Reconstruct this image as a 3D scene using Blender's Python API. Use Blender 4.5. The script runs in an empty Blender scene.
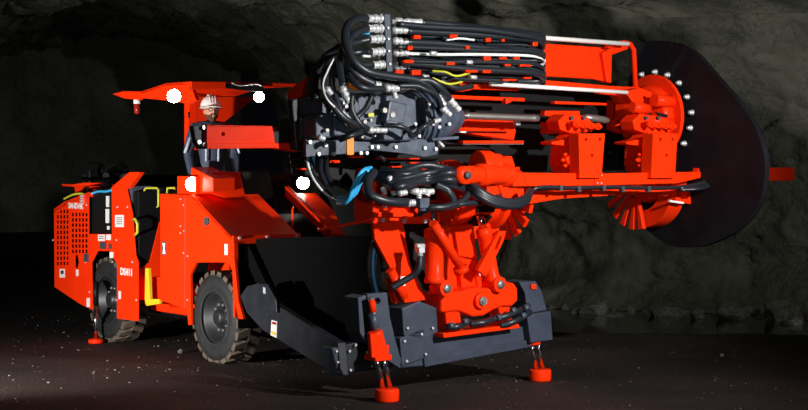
import bpy, bmesh, math, random
from mathutils import Vector, Matrix, noise
from mathutils.geometry import tessellate_polygon
random.seed(7)
PI = math.pi
sc = bpy.context.scene
COL = sc.collection

# ---------------------------------------------------------------- camera
H = 2.5; F = 1800.0; CX, CY = 404.0, 205.0
PITCH = math.atan(55 / F)
cam_d = bpy.data.cameras.new('camera'); cam = bpy.data.objects.new('camera', cam_d); COL.objects.link(cam)
cam_d.sensor_width = 36; cam_d.lens = F / 808 * 36; cam_d.clip_end = 300
cam.location = (0, 0, H); cam.rotation_euler = (PI / 2 - PITCH, 0, 0)
sc.camera = cam
CAM = Vector((0, 0, H))

# machine frame: u forward (towards the viewer, right), v across (away, right), w up
YAW = math.radians(36)
O = Vector((-2.17, 20.9, 0))
U = Vector((math.sin(YAW), -math.cos(YAW), 0)); Vv = Vector((math.cos(YAW), math.sin(YAW), 0)); W = Vector((0, 0, 1))
def L(u, v, z): return O + U * u + Vv * v + W * z
def ray(px, py):
    x = (px - CX) / F; y = -(py - CY) / F
    return Vector((x, math.cos(PITCH) + y * math.sin(PITCH), y * math.cos(PITCH) - math.sin(PITCH)))
def hit(px, py, n, d):
    r = ray(px, py)
    return CAM + r * ((d - CAM.dot(n)) / r.dot(n))
def PV(px, py, v): return hit(px, py, Vv, O.dot(Vv) + v)      # a point of the plane "v across"
def PU(px, py, u): return hit(px, py, U, O.dot(U) + u)        # a point of the plane "u forward"
def PZ(px, py, z): return hit(px, py, W, z)
def loc(p): q = p - O; return (q.dot(U), q.dot(Vv), q.z)

# ---------------------------------------------------------------- mesh building
class MB:
    def __init__(s): s.bm = bmesh.new()
    def prism(s, pts, off, holes=()):
        """closed solid: outline pts (world) pushed along off, with holes cut through"""
        loops = [list(pts)] + [list(h) for h in holes]
        flat = [p for l in loops for p in l]
        a = [s.bm.verts.new(p) for p in flat]; b = [s.bm.verts.new(p + off) for p in flat]
        if holes:
            for t in tessellate_polygon(loops):
                try:
                    s.bm.faces.new([a[i] for i in t]); s.bm.faces.new([b[i] for i in reversed(t)])
                except ValueError: pass
        else:
            s.bm.faces.new(a); s.bm.faces.new(list(reversed(b)))
        k = 0
        for l in loops:
            n = len(l)
            for i in range(n):
                j = (i + 1) % n
                s.bm.faces.new([a[k + i], b[k + i], b[k + j], a[k + j]])
            k += n
        return s
    def hexa(s, p):   # eight points: bottom four, top four
        v = [s.bm.verts.new(q) for q in p]
        for f in ((0,1,2,3),(7,6,5,4),(0,4,5,1),(1,5,6,2),(2,6,7,3),(3,7,4,0)): s.bm.faces.new([v[i] for i in f])
        return s
    def box(s, c, du, dv, dz, axes=None):
        A, B, C_ = axes or (U, Vv, W)
        p = []
        for k in (-1, 1):
            for i, j in ((-1,-1),(1,-1),(1,1),(-1,1)): p.append(c + A*(i*du/2) + B*(j*dv/2) + C_*(k*dz/2))
        return s.hexa(p)
    def lbox(s, u0, u1, v0, v1, z0, z1):
        return s.box(L((u0+u1)/2, (v0+v1)/2, (z0+z1)/2), u1-u0, v1-v0, z1-z0)
    def rings(s, cs, axis_pts, rads, seg=20, caps=True):
        """circles of radius rads[i] at axis_pts[i]; cs = frames"""
        prev = None; first = None
        for i, (p, r) in enumerate(zip(axis_pts, rads)):
            x, y = cs[i]
            cur = [s.bm.verts.new(p + (x * math.cos(2*PI*k/seg) + y * math.sin(2*PI*k/seg)) * max(r, 1e-4)) for k in range(seg)]
            if prev:
                for k in range(seg):
                    f = s.bm.faces.new([prev[k], prev[(k+1) % seg], cur[(k+1) % seg], cur[k]]); f.smooth = True
            else: first = cur
            prev = cur
        if caps:
            s.bm.faces.new(list(reversed(first))); s.bm.faces.new(prev)
        return s
    def cyl(s, a, b, r, r2=None, seg=20):
        return s.lathe(a, b - a, [(0, r), ((b - a).length, r if r2 is None else r2)], seg)
    def lathe(s, base, axis, prof, seg=24, caps=True):
        ax = axis.normalized(); x = ax.orthogonal().normalized()
        if abs(ax.z) < .9: x = (W - ax * ax.z).normalized()
        y = ax.cross(x)
        n = len(prof)
        return s.rings([(x, y)] * n, [base + ax * h for h, _ in prof], [r for _, r in prof], seg, caps)
    def tube(s, pts, r, seg=10, res=8, smooth=True):
        p = smooth_path(pts, res) if smooth and len(pts) > 2 else list(pts)
        fr = []; x = None
        for i in range(len(p)):
            t = (p[min(i+1, len(p)-1)] - p[max(i-1, 0)]).normalized()
            if x is None: x = t.orthogonal().normalized()
            x = (x - t * x.dot(t)).normalized()
            fr.append((x, t.cross(x)))
        rr = r if isinstance(r, (list, tuple)) else [r] * len(p)
        return s.rings(fr, p, rr, seg)
    def ball(s, c, r, sub=2, scale=(1,1,1)):
        m = Matrix.Translation(c) @ Matrix.Diagonal((*scale, 1))
        g = bmesh.ops.create_icosphere(s.bm, subdivisions=sub, radius=r, matrix=m)
        for v in g['verts']:
            for f in v.link_faces: f.smooth = True
        return s
    def build(s, name, mat, parent=None, bevel=0, kind=None, label=None, seg=2, angle=35):
        bmesh.ops.recalc_face_normals(s.bm, faces=s.bm.faces)
        me = bpy.data.meshes.new(name)
        if parent is not None:
            base = world_loc(parent)
            for v in s.bm.verts: v.co -= base
        else:
            base = Vector((0,0,0))
        # give each mesh its own origin at the middle of its bounds
        if s.bm.verts:
            lo = Vector([min(v.co[i] for v in s.bm.verts) for i in range(3)]); hi = Vector([max(v.co[i] for v in s.bm.verts) for i in range(3)])
            c = (lo + hi) / 2; c.z = lo.z
        else: c = Vector()
        for v in s.bm.verts: v.co -= c
        s.bm.to_mesh(me); s.bm.free()
        o = bpy.data.objects.new(name, me); COL.objects.link(o); o.location = c
        WL[o.name] = base + c
        if mat: me.materials.append(mat)
        if parent is not None: o.parent = parent
        if bevel:
            b = o.modifiers.new('bevel', 'BEVEL'); b.width = bevel; b.segments = seg; b.limit_method = 'ANGLE'; b.angle_limit = math.radians(angle)
        if kind: o['kind'] = kind
        if label: o['label'] = label
        return o
    def build_each(s, name, mat, parent=None, bevel=0):
        """one object per separate piece"""
        bm = s.bm; seen = set(); out = []
        for v in list(bm.verts):
            if v in seen: continue
            st = [v]; seen.add(v); isl = [v]
            while st:
                x = st.pop()
                for e in x.link_edges:
                    y = e.other_vert(x)
                    if y not in seen: seen.add(y); st.append(y); isl.append(y)
            k = MB(); mp = {q: k.bm.verts.new(q.co) for q in isl}
            fs = {f for q in isl for f in q.link_faces}
            for f in fs: k.bm.faces.new([mp[q] for q in f.verts]).smooth = f.smooth
            out.append(k.build(name, mat, parent, bevel))
        bm.free(); return out
WL = {}
def world_loc(o): return WL.get(o.name, Vector(o.location))
def smooth_path(P, res=8):
    out = []
    n = len(P)
    for i in range(n - 1):
        p0 = P[i-1] if i > 0 else P[i] * 2 - P[i+1]
        p1, p2 = P[i], P[i+1]
        p3 = P[i+2] if i + 2 < n else P[i+1] * 2 - P[i]
        for k in range(res):
            t = k / res
            out.append(.5 * ((2*p1) + (p2-p0)*t + (2*p0-5*p1+4*p2-p3)*t*t + (3*p1-p0-3*p2+p3)*t**3))
    out.append(P[-1].copy()); return out
def empty(name, p, label=None, cat=None, group=None):
    o = bpy.data.objects.new(name, None); COL.objects.link(o); o.location = p; WL[o.name] = Vector(p)
    o.empty_display_size = .2
    if label: o['label'] = label
    if cat: o['category'] = cat
    if group: o['group'] = group
    return o
def rect(x0, y0, x1, y1): return [(x0,y0),(x1,y0),(x1,y1),(x0,y1)]
def SV(pts, v, d, holes=(), mb=None):      # outline on a side plane, thickness d away across the machine
    mb = mb or MB(); return mb.prism([PV(x, y, v) for x, y in pts], Vv * d, [[PV(x, y, v) for x, y in h] for h in holes])
def SU(pts, u, d, holes=(), mb=None):      # outline on a front plane, thickness d backwards
    mb = mb or MB(); return mb.prism([PU(x, y, u) for x, y in pts], U * -d, [[PU(x, y, u) for x, y in h] for h in holes])

# ---------------------------------------------------------------- materials
def mat(name, col, rough=.5, metal=0, coat=0, bump=0, bscale=60, var=0, vscale=8, spec=.5):
    m = bpy.data.materials.new(name); m.use_nodes = True; nt = m.node_tree; b = nt.nodes['Principled BSDF']
    b.inputs['Base Color'].default_value = (*col, 1); b.inputs['Roughness'].default_value = rough; b.inputs['Metallic'].default_value = metal
    b.inputs['Coat Weight'].default_value = coat; b.inputs['Specular IOR Level'].default_value = spec
    tc = nt.nodes.new('ShaderNodeTexCoord')
    if var:
        n = nt.nodes.new('ShaderNodeTexNoise'); n.inputs['Scale'].default_value = vscale; n.inputs['Detail'].default_value = 6
        nt.links.new(tc.outputs['Object'], n.inputs['Vector'])
        r = nt.nodes.new('ShaderNodeValToRGB'); r.color_ramp.elements[0].position = .35; r.color_ramp.elements[1].position = .65
        r.color_ramp.elements[0].color = (*[c * (1 - var) for c in col], 1); r.color_ramp.elements[1].color = (*[min(1, c * (1 + var)) for c in col], 1)
        nt.links.new(n.outputs[0], r.inputs[0]); nt.links.new(r.outputs[0], b.inputs['Base Color'])
        mr = nt.nodes.new('ShaderNodeMapRange'); mr.inputs[3].default_value = max(0, rough - .12); mr.inputs[4].default_value = min(1, rough + .12)
        nt.links.new(n.outputs[0], mr.inputs[0]); nt.links.new(mr.outputs[0], b.inputs['Roughness'])
    if bump:
        n = nt.nodes.new('ShaderNodeTexNoise'); n.inputs['Scale'].default_value = bscale; n.inputs['Detail'].default_value = 4
        nt.links.new(tc.outputs['Object'], n.inputs['Vector'])
        bp = nt.nodes.new('ShaderNodeBump'); bp.inputs['Strength'].default_value = bump; bp.inputs['Distance'].default_value = .01
        nt.links.new(n.outputs[0], bp.inputs['Height']); nt.links.new(bp.outputs[0], b.inputs['Normal'])
    return m
def glow(name, col, s):
    m = bpy.data.materials.new(name); m.use_nodes = True; b = m.node_tree.nodes['Principled BSDF']
    b.inputs['Base Color'].default_value = (*col, 1); b.inputs['Emission Color'].default_value = (*col, 1); b.inputs['Emission Strength'].default_value = s
    return m
M = dict(
    red=mat('red_paint', (.92, .032, .003), .32, coat=.0, spec=.07, var=.05, vscale=3),
    steel_blue=mat('slate_blue_paint', (.032, .042, .068), .5, var=.12, vscale=6),
    shaded_slate=mat('shaded_slate_paint', (.008, .0105, .017), .5, var=.15, vscale=5),  # slate paint darkened for parts that little light reaches
    drill=mat('grey_blue_casting', (.055, .072, .105), .42, var=.25, vscale=9, bump=.2, bscale=30),
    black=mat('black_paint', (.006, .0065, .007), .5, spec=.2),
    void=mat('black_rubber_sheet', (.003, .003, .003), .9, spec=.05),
    rubber=mat('tyre_rubber', (.012, .013, .014), .7, bump=.3, bscale=80, var=.2),
    tread=mat('dusty_tread_rubber', (.10, .075, .055), .85, var=.3, vscale=12),
    hose=mat('hose_rubber', (.014, .018, .024), .38, spec=.5),
    hosew=mat('white_hose', (.75, .78, .78), .35),
    hoseb=mat('blue_hose', (.04, .46, .85), .35),
    chrome=mat('zinc_fitting', (.72, .74, .75), .38, metal=.45),
    rod=mat('polished_rod', (.8, .8, .82), .12, metal=1),
    steel=mat('worn_steel', (.32, .31, .29), .45, metal=.8, bump=.4, bscale=40),
    disc=mat('black_carousel_plate', (.0065, .007, .010), .65, var=.4, vscale=2.2, spec=.2),
    yellow=mat('yellow_paint', (.55, .55, .04), .45),
    ygold=mat('amber_yellow_paint', (.85, .55, .02), .4),
    white=mat('white_paint', (.85, .83, .8), .4),
    orange=mat('orange_tag', (.95, .25, .01), .5),
    amber=mat('red_lens', (.35, .02, .01), .2),
    label=mat('white_decal', (.82, .80, .78), .5),
    ink=mat('dark_ink', (.05, .05, .06), .6),
    skin=mat('skin', (.55, .25, .16), .55),
    hair=mat('brown_beard', (.08, .03, .015), .8, bump=.8, bscale=120),
    cloth=mat('navy_workwear', (.035, .045, .08), .7, bump=.6, bscale=25),
    reflect=mat('reflective_tape', (.45, .5, .6), .35),
    lamp=glow('lamp_lens_lit', (1.0, .98, .85), 40),
)
# ---------------------------------------------------------------- setting
def rock_material(name, c1, c2, c3, scale=.6):
    m = bpy.data.materials.new(name); m.use_nodes = True; nt = m.node_tree; b = nt.nodes['Principled BSDF']
    tc = nt.nodes.new('ShaderNodeTexCoord')
    n1 = nt.nodes.new('ShaderNodeTexNoise'); n1.inputs['Scale'].default_value = scale; n1.inputs['Detail'].default_value = 12; n1.inputs['Roughness'].default_value = .65; n1.inputs['Distortion'].default_value = .6
    nt.links.new(tc.outputs['Object'], n1.inputs['Vector'])
    r = nt.nodes.new('ShaderNodeValToRGB'); e = r.color_ramp.elements
    e[0].position = .3; e[0].color = (*c1, 1); e[1].position = .7; e[1].color = (*c3, 1); k = e.new(.5); k.color = (*c2, 1)
    nt.links.new(n1.outputs[0], r.inputs[0])
    n2 = nt.nodes.new('ShaderNodeTexNoise'); n2.inputs['Scale'].default_value = 5; n2.inputs['Detail'].default_value = 10
    nt.links.new(tc.outputs['Object'], n2.inputs['Vector'])
    vo = nt.nodes.new('ShaderNodeTexVoronoi'); vo.feature = 'DISTANCE_TO_EDGE'; vo.inputs['Scale'].default_value = .9
    ad = nt.nodes.new('ShaderNodeVectorMath'); ad.operation = 'MULTIPLY_ADD'; ad.inputs[1].default_value = (1.2,)*3
    nt.links.new(n2.outputs[1], ad.inputs[0]); nt.links.new(tc.outputs['Object'], ad.inputs[2]); nt.links.new(ad.outputs[0], vo.inputs['Vector'])
    cr = nt.nodes.new('ShaderNodeMapRange'); cr.inputs[2].default_value = .035; cr.inputs[3].default_value = .35
    nt.links.new(vo.outputs['Distance'], cr.inputs[0])
    mx = nt.nodes.new('ShaderNodeMix'); mx.data_type = 'RGBA'; mx.blend_type = 'MULTIPLY'; mx.inputs[0].default_value = .3
    nt.links.new(r.outputs[0], mx.inputs[6]); nt.links.new(cr.outputs[0], mx.inputs[7])
    nt.links.new(mx.outputs[2], b.inputs['Base Color'])
    b.inputs['Roughness'].default_value = .8
    bp = nt.nodes.new('ShaderNodeBump'); bp.inputs['Strength'].default_value = .8; bp.inputs['Distance'].default_value = .1
    nt.links.new(n2.outputs[0], bp.inputs['Height'])
    bp2 = nt.nodes.new('ShaderNodeBump'); bp2.inputs['Strength'].default_value = .4; bp2.inputs['Distance'].default_value = .08
    nt.links.new(cr.outputs[0], bp2.inputs['Height']); nt.links.new(bp.outputs[0], bp2.inputs['Normal']); nt.links.new(bp2.outputs[0], b.inputs['Normal'])
    return m
M['rock'] = rock_material('tunnel_rock', (.075, .078, .058), (.12, .123, .095), (.19, .19, .155))
M['stone'] = mat('broken_stone', (.14, .14, .12), .8, bump=.5, bscale=12, var=.35, vscale=5)

def facet(p, s, k):
    q = p * s + Vector((noise.noise(p * s * 1.7), noise.noise(p * s * 1.7 + Vector((9, 0, 0))), noise.noise(p * s * 1.7 + Vector((0, 9, 0))))) * .35
    c = noise.voronoi(q)[1][0]; h = noise.random_unit_vector if False else None
    r = noise.cell_vector(c * 7.31 + Vector((.5, .5, .5)))
    return (r.x - .5) * .5 + (q - c).dot(Vector((r.y - .5, r.z - .5, r.x - .5))) * k
def rocky(p, amp=.35):
    n = noise.fractal(p * .3, 1.0, 2.0, 4)
    return amp * (n * .8 + .42 * facet(p, .55, 1.6) + .24 * facet(p + Vector((5, 5, 5)), 1.5, 1.5) + .10 * facet(p, 4, 1.4) + .10 * noise.fractal(p * 3, .8, 2.1, 4))
def sheet(name, fn, nu, nv):
    mb = MB(); g = [[mb.bm.verts.new(fn(i / nu, j / nv)) for j in range(nv + 1)] for i in range(nu + 1)]
    for i in range(nu):
        for j in range(nv):
            f = mb.bm.faces.new([g[i][j], g[i+1][j], g[i+1][j+1], g[i][j+1]]); f.smooth = True
    return mb.build(name, M['rock'], kind='structure')
def path_at(P, t):
    x = t * (len(P) - 1); i = min(int(x), len(P) - 2); f = x - i
    q = smooth_path([Vector(p) for p in P[max(0, i-1):i+3]], 16)
    k = (16 if i > 0 else 0) + f * 16; a = int(k); a = min(a, len(q) - 2)
    return q[a].lerp(q[a+1], k - a)
right_path = [(11.5, 6, 0), (11.2, 16, 0), (9.6, 24.5, 0), (6.0, 28.6, 0), (2.2, 30.2, 0), (-.2, 33.5, 0), (-1.6, 39, 0), (-2.6, 47, 0), (-3.6, 57, 0)]
left_path = [(-7.5, 6, 0), (-7.9, 16, 0), (-8.4, 24, 0), (-9.4, 32, 0), (-11, 40, 0), (-13.5, 48, 0), (-16, 56, 0)]
WALL_H = 4.6
def wall_fn(P, inward):
    def fn(s, t):
        p = path_at(P, s); q = path_at(P, min(1, s + .01)); p0 = path_at(P, max(0, s - .01))
        d = (q - p0).normalized(); nrm = Vector((-d.y, d.x, 0)) * inward
        z = -.15 + t * (WALL_H + .15)
        lean = .9 * max(0, (z - 2.2) / 2.4) ** 2 + .55 * max(0, 1 - z / 1.0) ** 2
        base = p + nrm * lean + W * z
        return base + nrm * rocky(base, .5) 
    return fn
sheet('wall_right', wall_fn(right_path, 1), 420, 90)
sheet('wall_left', wall_fn(left_path, -1), 200, 60)
fr, fl = wall_fn(right_path, 1), wall_fn(left_path, -1)
def ceil_fn(s, t):
    a = fl(s, 1.0); b = fr(s, 1.0)
    p = a.lerp(b, t); arch = 1.3 * math.sin(PI * t) ** .8
    k = min(1, min(t, 1 - t) * 8)
    z = p.z + arch
    base = Vector((p.x, p.y, z)); return base + W * rocky(base, .6) * k
sheet('ceiling', ceil_fn, 200, 100)
# the far end of the drift closes round the bend
sheet('wall_back', lambda s, t: Vector((-17 + 12 * s, 55 + rocky(Vector((s*12, 3, t*6)), .6), -.2 + 8 * t)), 40, 24)

# floor: packed wet gravel
def floor_mat():
    m = bpy.data.materials.new('packed_gravel'); m.use_nodes = True; nt = m.node_tree; b = nt.nodes['Principled BSDF']
    tc = nt.nodes.new('ShaderNodeTexCoord')
    n1 = nt.nodes.new('ShaderNodeTexNoise'); n1.inputs['Scale'].default_value = .45; n1.inputs['Detail'].default_value = 6
    n2 = nt.nodes.new('ShaderNodeTexNoise'); n2.inputs['Scale'].default_value = 28; n2.inputs['Detail'].default_value = 8; n2.inputs['Roughness'].default_value = .7
    vo = nt.nodes.new('ShaderNodeTexVoronoi'); vo.inputs['Scale'].default_value = 22
    for n in (n1, n2, vo): nt.links.new(tc.outputs['Object'], n.inputs['Vector'])
    r = nt.nodes.new('ShaderNodeValToRGB'); e = r.color_ramp.elements
    e[0].position = .4; e[0].color = (.009, .0078, .0082, 1); e[1].position = .62; e[1].color = (.032, .019, .016, 1)
    nt.links.new(n1.outputs[0], r.inputs[0])
    r2 = nt.nodes.new('ShaderNodeValToRGB'); e = r2.color_ramp.elements
    e[0].position = .3; e[0].color = (.45, .45, .45, 1); e[1].position = .75; e[1].color = (1.7, 1.6, 1.5, 1)
    nt.links.new(n2.outputs[0], r2.inputs[0])
    mx = nt.nodes.new('ShaderNodeMix'); mx.data_type = 'RGBA'; mx.blend_type = 'MULTIPLY'; mx.inputs[0].default_value = 1
    nt.links.new(r.outputs[0], mx.inputs[6]); nt.links.new(r2.outputs[0], mx.inputs[7]); nt.links.new(mx.outputs[2], b.inputs['Base Color'])
    b.inputs['Roughness'].default_value = .75; b.inputs['Specular IOR Level'].default_value = .3
    bp = nt.nodes.new('ShaderNodeBump'); bp.inputs['Strength'].default_value = 1; bp.inputs['Distance'].default_value = .03
    nt.links.new(n2.outputs[0], bp.inputs['Height'])
    bp2 = nt.nodes.new('ShaderNodeBump'); bp2.inputs['Strength'].default_value = .5; bp2.inputs['Distance'].default_value = .02; bp2.invert = True
    nt.links.new(vo.outputs['Distance'], bp2.inputs['Height']); nt.links.new(bp.outputs[0], bp2.inputs['Normal']); nt.links.new(bp2.outputs[0], b.inputs['Normal'])
    return m
M['gravel'] = floor_mat()
def water_y(x): return 24.6 - .35 * (x - 3) * .55
def floor_z(x, y):
    z = .018 * noise.fractal(Vector((x * .8, y * .8, 0)), 1, 2, 5)
    d = y - water_y(x) + .35 * noise.noise(Vector((x * .35, y * .35, 5)))      # the wheel rut full of water at the foot of the wall
    if x > -1: z -= .09 * max(0, min(1, d / .8)) * min(1, (x + 1) / 2)
    return z
mb = MB(); nx, ny = 260, 340
g = [[mb.bm.verts.new((-20 + 33 * i / nx, 4 + 53 * j / ny, floor_z(-20 + 33 * i / nx, 4 + 53 * j / ny))) for j in range(ny + 1)] for i in range(nx + 1)]
for i in range(nx):
    for j in range(ny): mb.bm.faces.new([g[i][j], g[i+1][j], g[i+1][j+1], g[i][j+1]]).smooth = True
mb.build('floor', M['gravel'], kind='structure')
wm = bpy.data.materials.new('muddy_water'); wm.use_nodes = True; wb = wm.node_tree.nodes['Principled BSDF']
wb.inputs['Base Color'].default_value = (.014, .014, .010, 1); wb.inputs['Roughness'].default_value = .08
_n = wm.node_tree.nodes.new('ShaderNodeTexNoise'); _n.inputs['Scale'].default_value = 3; _b = wm.node_tree.nodes.new('ShaderNodeBump'); _b.inputs['Strength'].default_value = .02
wm.node_tree.links.new(_n.outputs[0], _b.inputs['Height']); wm.node_tree.links.new(_b.outputs[0], wb.inputs['Normal'])
mb = MB(); mb.prism([Vector((x, y, -.09)) for x, y in [(.6, 23.6), (5, 22.2), (9.3, 20.8)] + [((q.x - .75 * q.x / q.y * 3, q.y - .9)) for q in [fr(.30 + .015 * k_, .06) for k_ in range(10)]] + [(.9, 29)]], W * .055)
w = mb.build('puddle', wm, kind='stuff'); w['label'] = 'long puddle of muddy water along the foot of the tunnel wall'; w['category'] = 'water'

# rubble at the foot of the wall: a few shapes, every stone its own object
def stone_mesh(seed):
    bm = bmesh.new(); bmesh.ops.create_icosphere(bm, subdivisions=3, radius=1)
    rnd = random.Random(seed); pl = [Vector((rnd.uniform(-1,1), rnd.uniform(-1,1), rnd.uniform(-1,1))).normalized() for _ in range(9)]
    for v in bm.verts:
        for n in pl:
            d = v.co.dot(n) - .62
            if d > 0: v.co -= n * d
        v.co *= 1 + .3 * noise.noise(v.co * 1.3 + Vector((seed, 0, 0))) + .12 * noise.noise(v.co * 3.5 + Vector((seed, 4, 0)))
    for v in bm.verts: v.co.z *= .7
    lo = min(v.co.z for v in bm.verts)
    for v in bm.verts: v.co.z -= lo + .12
    me = bpy.data.meshes.new('stone'); bm.to_mesh(me); bm.free(); me.materials.append(M['stone']); return me
stones = [stone_mesh(i * 3.7) for i in range(6)]
rs = random.Random(11)
def stone(px, dy, r, label=None, rot=None, i=0):
    x, y = px, dy
    o = bpy.data.objects.new('broken_rock', stones[i % 6]); COL.objects.link(o)
    o.location = (x, y, floor_z(x, y) + .0); o.scale = (r * rs.uniform(.9, 1.4), r * rs.uniform(.8, 1.1), r * rs.uniform(.7, 1.1)); o.rotation_euler = (0, 0, rs.uniform(0, 6.28))
    o['label'] = label or 'small grey broken rock in the strip of rubble at the foot of the tunnel wall'
    o['category'] = 'rock'; o['group'] = 'rubble along the foot of the tunnel wall'
    return o
def wall_x(px):      # distance at which the wall foot stands for an image column
    best = None
    for k in range(120):
        p = fr(k / 119, .06)
        e = abs(p.x / p.y - (px - 404) / F)
        if best is None or e < best[0]: best = (e, p)
    return best[1]
placed = []
def free(x, y, r):
    for a_, b_, c_ in placed:
        if math.hypot(x - a_, y - b_) < (r + c_) * .8: return False
    placed.append((x, y, r)); return True
for px, back, r, lab in ((596, .75, .24, 'wide low grey rock left of the pale round stone below the carousel plate'), (611, .95, .15, 'pale rounded stone catching light in the rubble left of the black plate'),
                      (668, .6, .26, 'big angular dark rock in the rubble straight below the black plate'), (690, .95, .16, 'flat bluish rock at the water edge below the black plate'),
                      (735, .7, .27, 'broad grey rock in the rubble under the red pin'), (780, .5, .3, 'largest dark rock in the rubble near the right edge of the picture'),
                      (800, .8, .2, 'grey rock farthest right in the rubble at the water edge')):
    back += .85; b = wall_x(px); d = Vector((b.x, b.y, 0)).normalized() * back
    free(b.x - d.x, b.y - d.y, r)
    stone(b.x - d.x, b.y - d.y, r, lab, i=int(px))
for k in range(600):
    px = 548 + (k * 37.7) % 262
    b = wall_x(px); back = rs.uniform(.25, 1.5)
    d = Vector((b.x, b.y, 0)).normalized() * back
    r = rs.choice((.04, .05, .05, .06, .07, .09, .13)) * rs.uniform(.7, 1.3)
    if free(b.x - d.x, b.y - d.y, r): stone(b.x - d.x, b.y - d.y, r, i=k)
# loose chips on the floor
mb = MB(); rc = random.Random(5)
for k in range(1100):
    y = rc.uniform(15.5, 27); x = (rc.uniform(0, 808) - 404) / F * y
    if x > 0 and y > water_y(x) - .6: continue
    r = rc.choice((.004, .005, .006, .008, .012)) * rc.uniform(.7, 1.2)
    if x > 1.5: r *= .7
    m4 = Matrix.Translation((x, y, floor_z(x, y) + r * .4)) @ Matrix.Rotation(rc.uniform(0, 6), 4, 'Z') @ Matrix.Diagonal((1.4, .9, .7, 1))
    bmesh.ops.create_icosphere(mb.bm, subdivisions=1, radius=r, matrix=m4)
o = mb.build('gravel_chips', mat('pale_chips', (.12, .10, .09), .5, var=.7, vscale=1.5), kind='stuff'); o['label'] = 'pale loose gravel chips scattered over the dark floor'; o['category'] = 'gravel'
for px, py, r, lab in ((160, 326, .05, 'small pale stone on the floor between the two left wheels'), (722, 357, .035, 'small pale stone on the dark floor right of the machine'),
                       (180, 353, .04, 'dark stone on the floor left of the front wheel')):
    p = PZ(px, py, 0); s = stone(p.x, p.y, r, lab); s['group'] = 'loose stones on the open floor'
# ---------------------------------------------------------------- the drilling rig
RIG = empty('bolting_rig', L(1.0, 1.1, 0), 'red and slate blue underground bolting rig with hose-laden boom and black disc', 'mining machine')

def wheel(cx, cz, v_out, inward=1):
    """tyre with lugs; rim and hub below it"""
    c = PV(cx, cz, v_out) if not isinstance(cx, Vector) else cx
    R, Wd = .55, .36
    d = Vv * inward
    t = MB(); t.lathe(c, d, [(.05, .30), (.0, .34), (-.0, .44), (.035, .51), (.07, .525), (Wd-.07, .525), (Wd-.035, .51), (Wd, .44), (Wd, .34), (Wd-.05, .30)], 48, caps=False)
    t.lathe(c + d * .0, d, [(.012, .30), (-.012, .345), (.0, .36)], 48, caps=False)
    tyre = t.build('tyre', M['rubber'], None)
    g = MB(); n = 22
    for k in range(n):
        for side in (0, 1):
            a = 2 * PI * (k + .5 * side) / n
            rad = U * math.cos(a) + W * math.sin(a); tan = -U * math.sin(a) + W * math.cos(a)
            w = Wd * .48; o_ = (.02 if side == 0 else Wd - .02 - w)
            p = c + d * (o_ + w / 2)
            pts = []
            for (hh, sh) in ((.50, 1), (.552, .86)):
                for i, j in ((-1,-1),(1,-1),(1,1),(-1,1)):
                    sk = .03 * (1 if side == 0 else -1) * j
                    pts.append(p + rad * hh + tan * (i * .052 * sh + sk) + d * (j * w / 2 * (1 if hh < .52 else .92)))
            g.hexa(pts)
    r = MB(); r.lathe(c, d, [(.05, .30), (.03, .305), (.04, .27), (.16, .25), (.17, .19), (.13, .17), (.13, .13)], 40, caps=False)
    r.lathe(c, d, [(.14, .14), (.11, .12), (.09, .10), (.05, .09), (.04, .06), (.04, .01)], 28)
    r.lathe(c, d, [(Wd-.02, .30), (Wd-.08, .25), (Wd-.08, .02)], 40)
    b = MB()
    for k in range(10):
        a = 2 * PI * k / 10; q = c + (U * math.cos(a) + W * math.sin(a)) * .155
        b.cyl(q + d * .14, q + d * .095, .017, seg=6)
    return tyre, g, r, b
def add_wheel(*a, **k):
    t, g, r, b = wheel(*a, **k)
    base = Vector(t.location); t.parent = RIG; t.location = base - world_loc(RIG); WL[t.name] = base
    t.name = 'wheel'; WL[t.name] = base
    g.build('tread', M['tread'], t); r.build('rim', mat('rim_paint', (.014, .015, .018), .45), t); b.build_each('lug_nut', M['steel'], t)
    return t
add_wheel(213, 318, .04)
cr_ = PV(105.5, 302.5, .07); cr_.z = .55; add_wheel(cr_, 0, 0)
c_ = PV(213, 318, .04); c_.z = .55
far = c_ + Vv * 1.85
add_wheel(far, 0, 0, inward=-1) if False else add_wheel(far - Vv * .36, 0, 0)
add_wheel(cr_ + Vv * 1.6, 0, 0)

# ---- rear body
def grid_holes(x0, y0, x1, y1, nx, ny, fx=.62, fy=.66, sk=0):
    hs = []
    for i in range(nx):
        for j in range(ny):
            cx = x0 + (x1 - x0) * (i + .5) / nx; cy = y0 + (y1 - y0) * (j + .5) / ny + sk * (i - nx / 2)
            w = (x1 - x0) / nx * fx / 2; h = (y1 - y0) / ny * fy / 2
            hs.append([(cx-w, cy-h), (cx+w, cy-h), (cx+w, cy+h), (cx-w, cy+h)])
    return hs
rear = [(54,209),(64,202),(89,192),(89,234),(112,234),(111.5,187),(127,187),(133,215),(136,255),(138.5,262),(138.5,321),(117,318.5),(117,264),(110,251),(98,251),(92,263),(93,310),(80,304),(54.5,287)]
hs = grid_holes(56, 209, 69, 266, 4, 11) + grid_holes(71, 212, 88, 254, 5, 8) + [[(75.3,256),(77.5,254),(79,262),(77,270),(75.3,266)]]
BODY = SV(rear, 0, .006, hs).build('rear_body', M['red'], RIG)
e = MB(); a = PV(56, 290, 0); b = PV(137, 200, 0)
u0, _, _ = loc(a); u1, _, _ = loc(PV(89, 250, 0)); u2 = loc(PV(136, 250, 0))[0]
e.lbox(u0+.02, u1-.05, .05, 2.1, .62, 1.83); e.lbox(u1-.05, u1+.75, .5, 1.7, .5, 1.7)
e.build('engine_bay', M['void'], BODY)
m = MB(); m.prism([PV(x, y, 0) for x, y in ((54,209),(64,202),(89,192),(89,197),(64,207),(54,214))], Vv * 2.2)
m.build('rear_cover', M['red'], BODY, .01)
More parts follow.
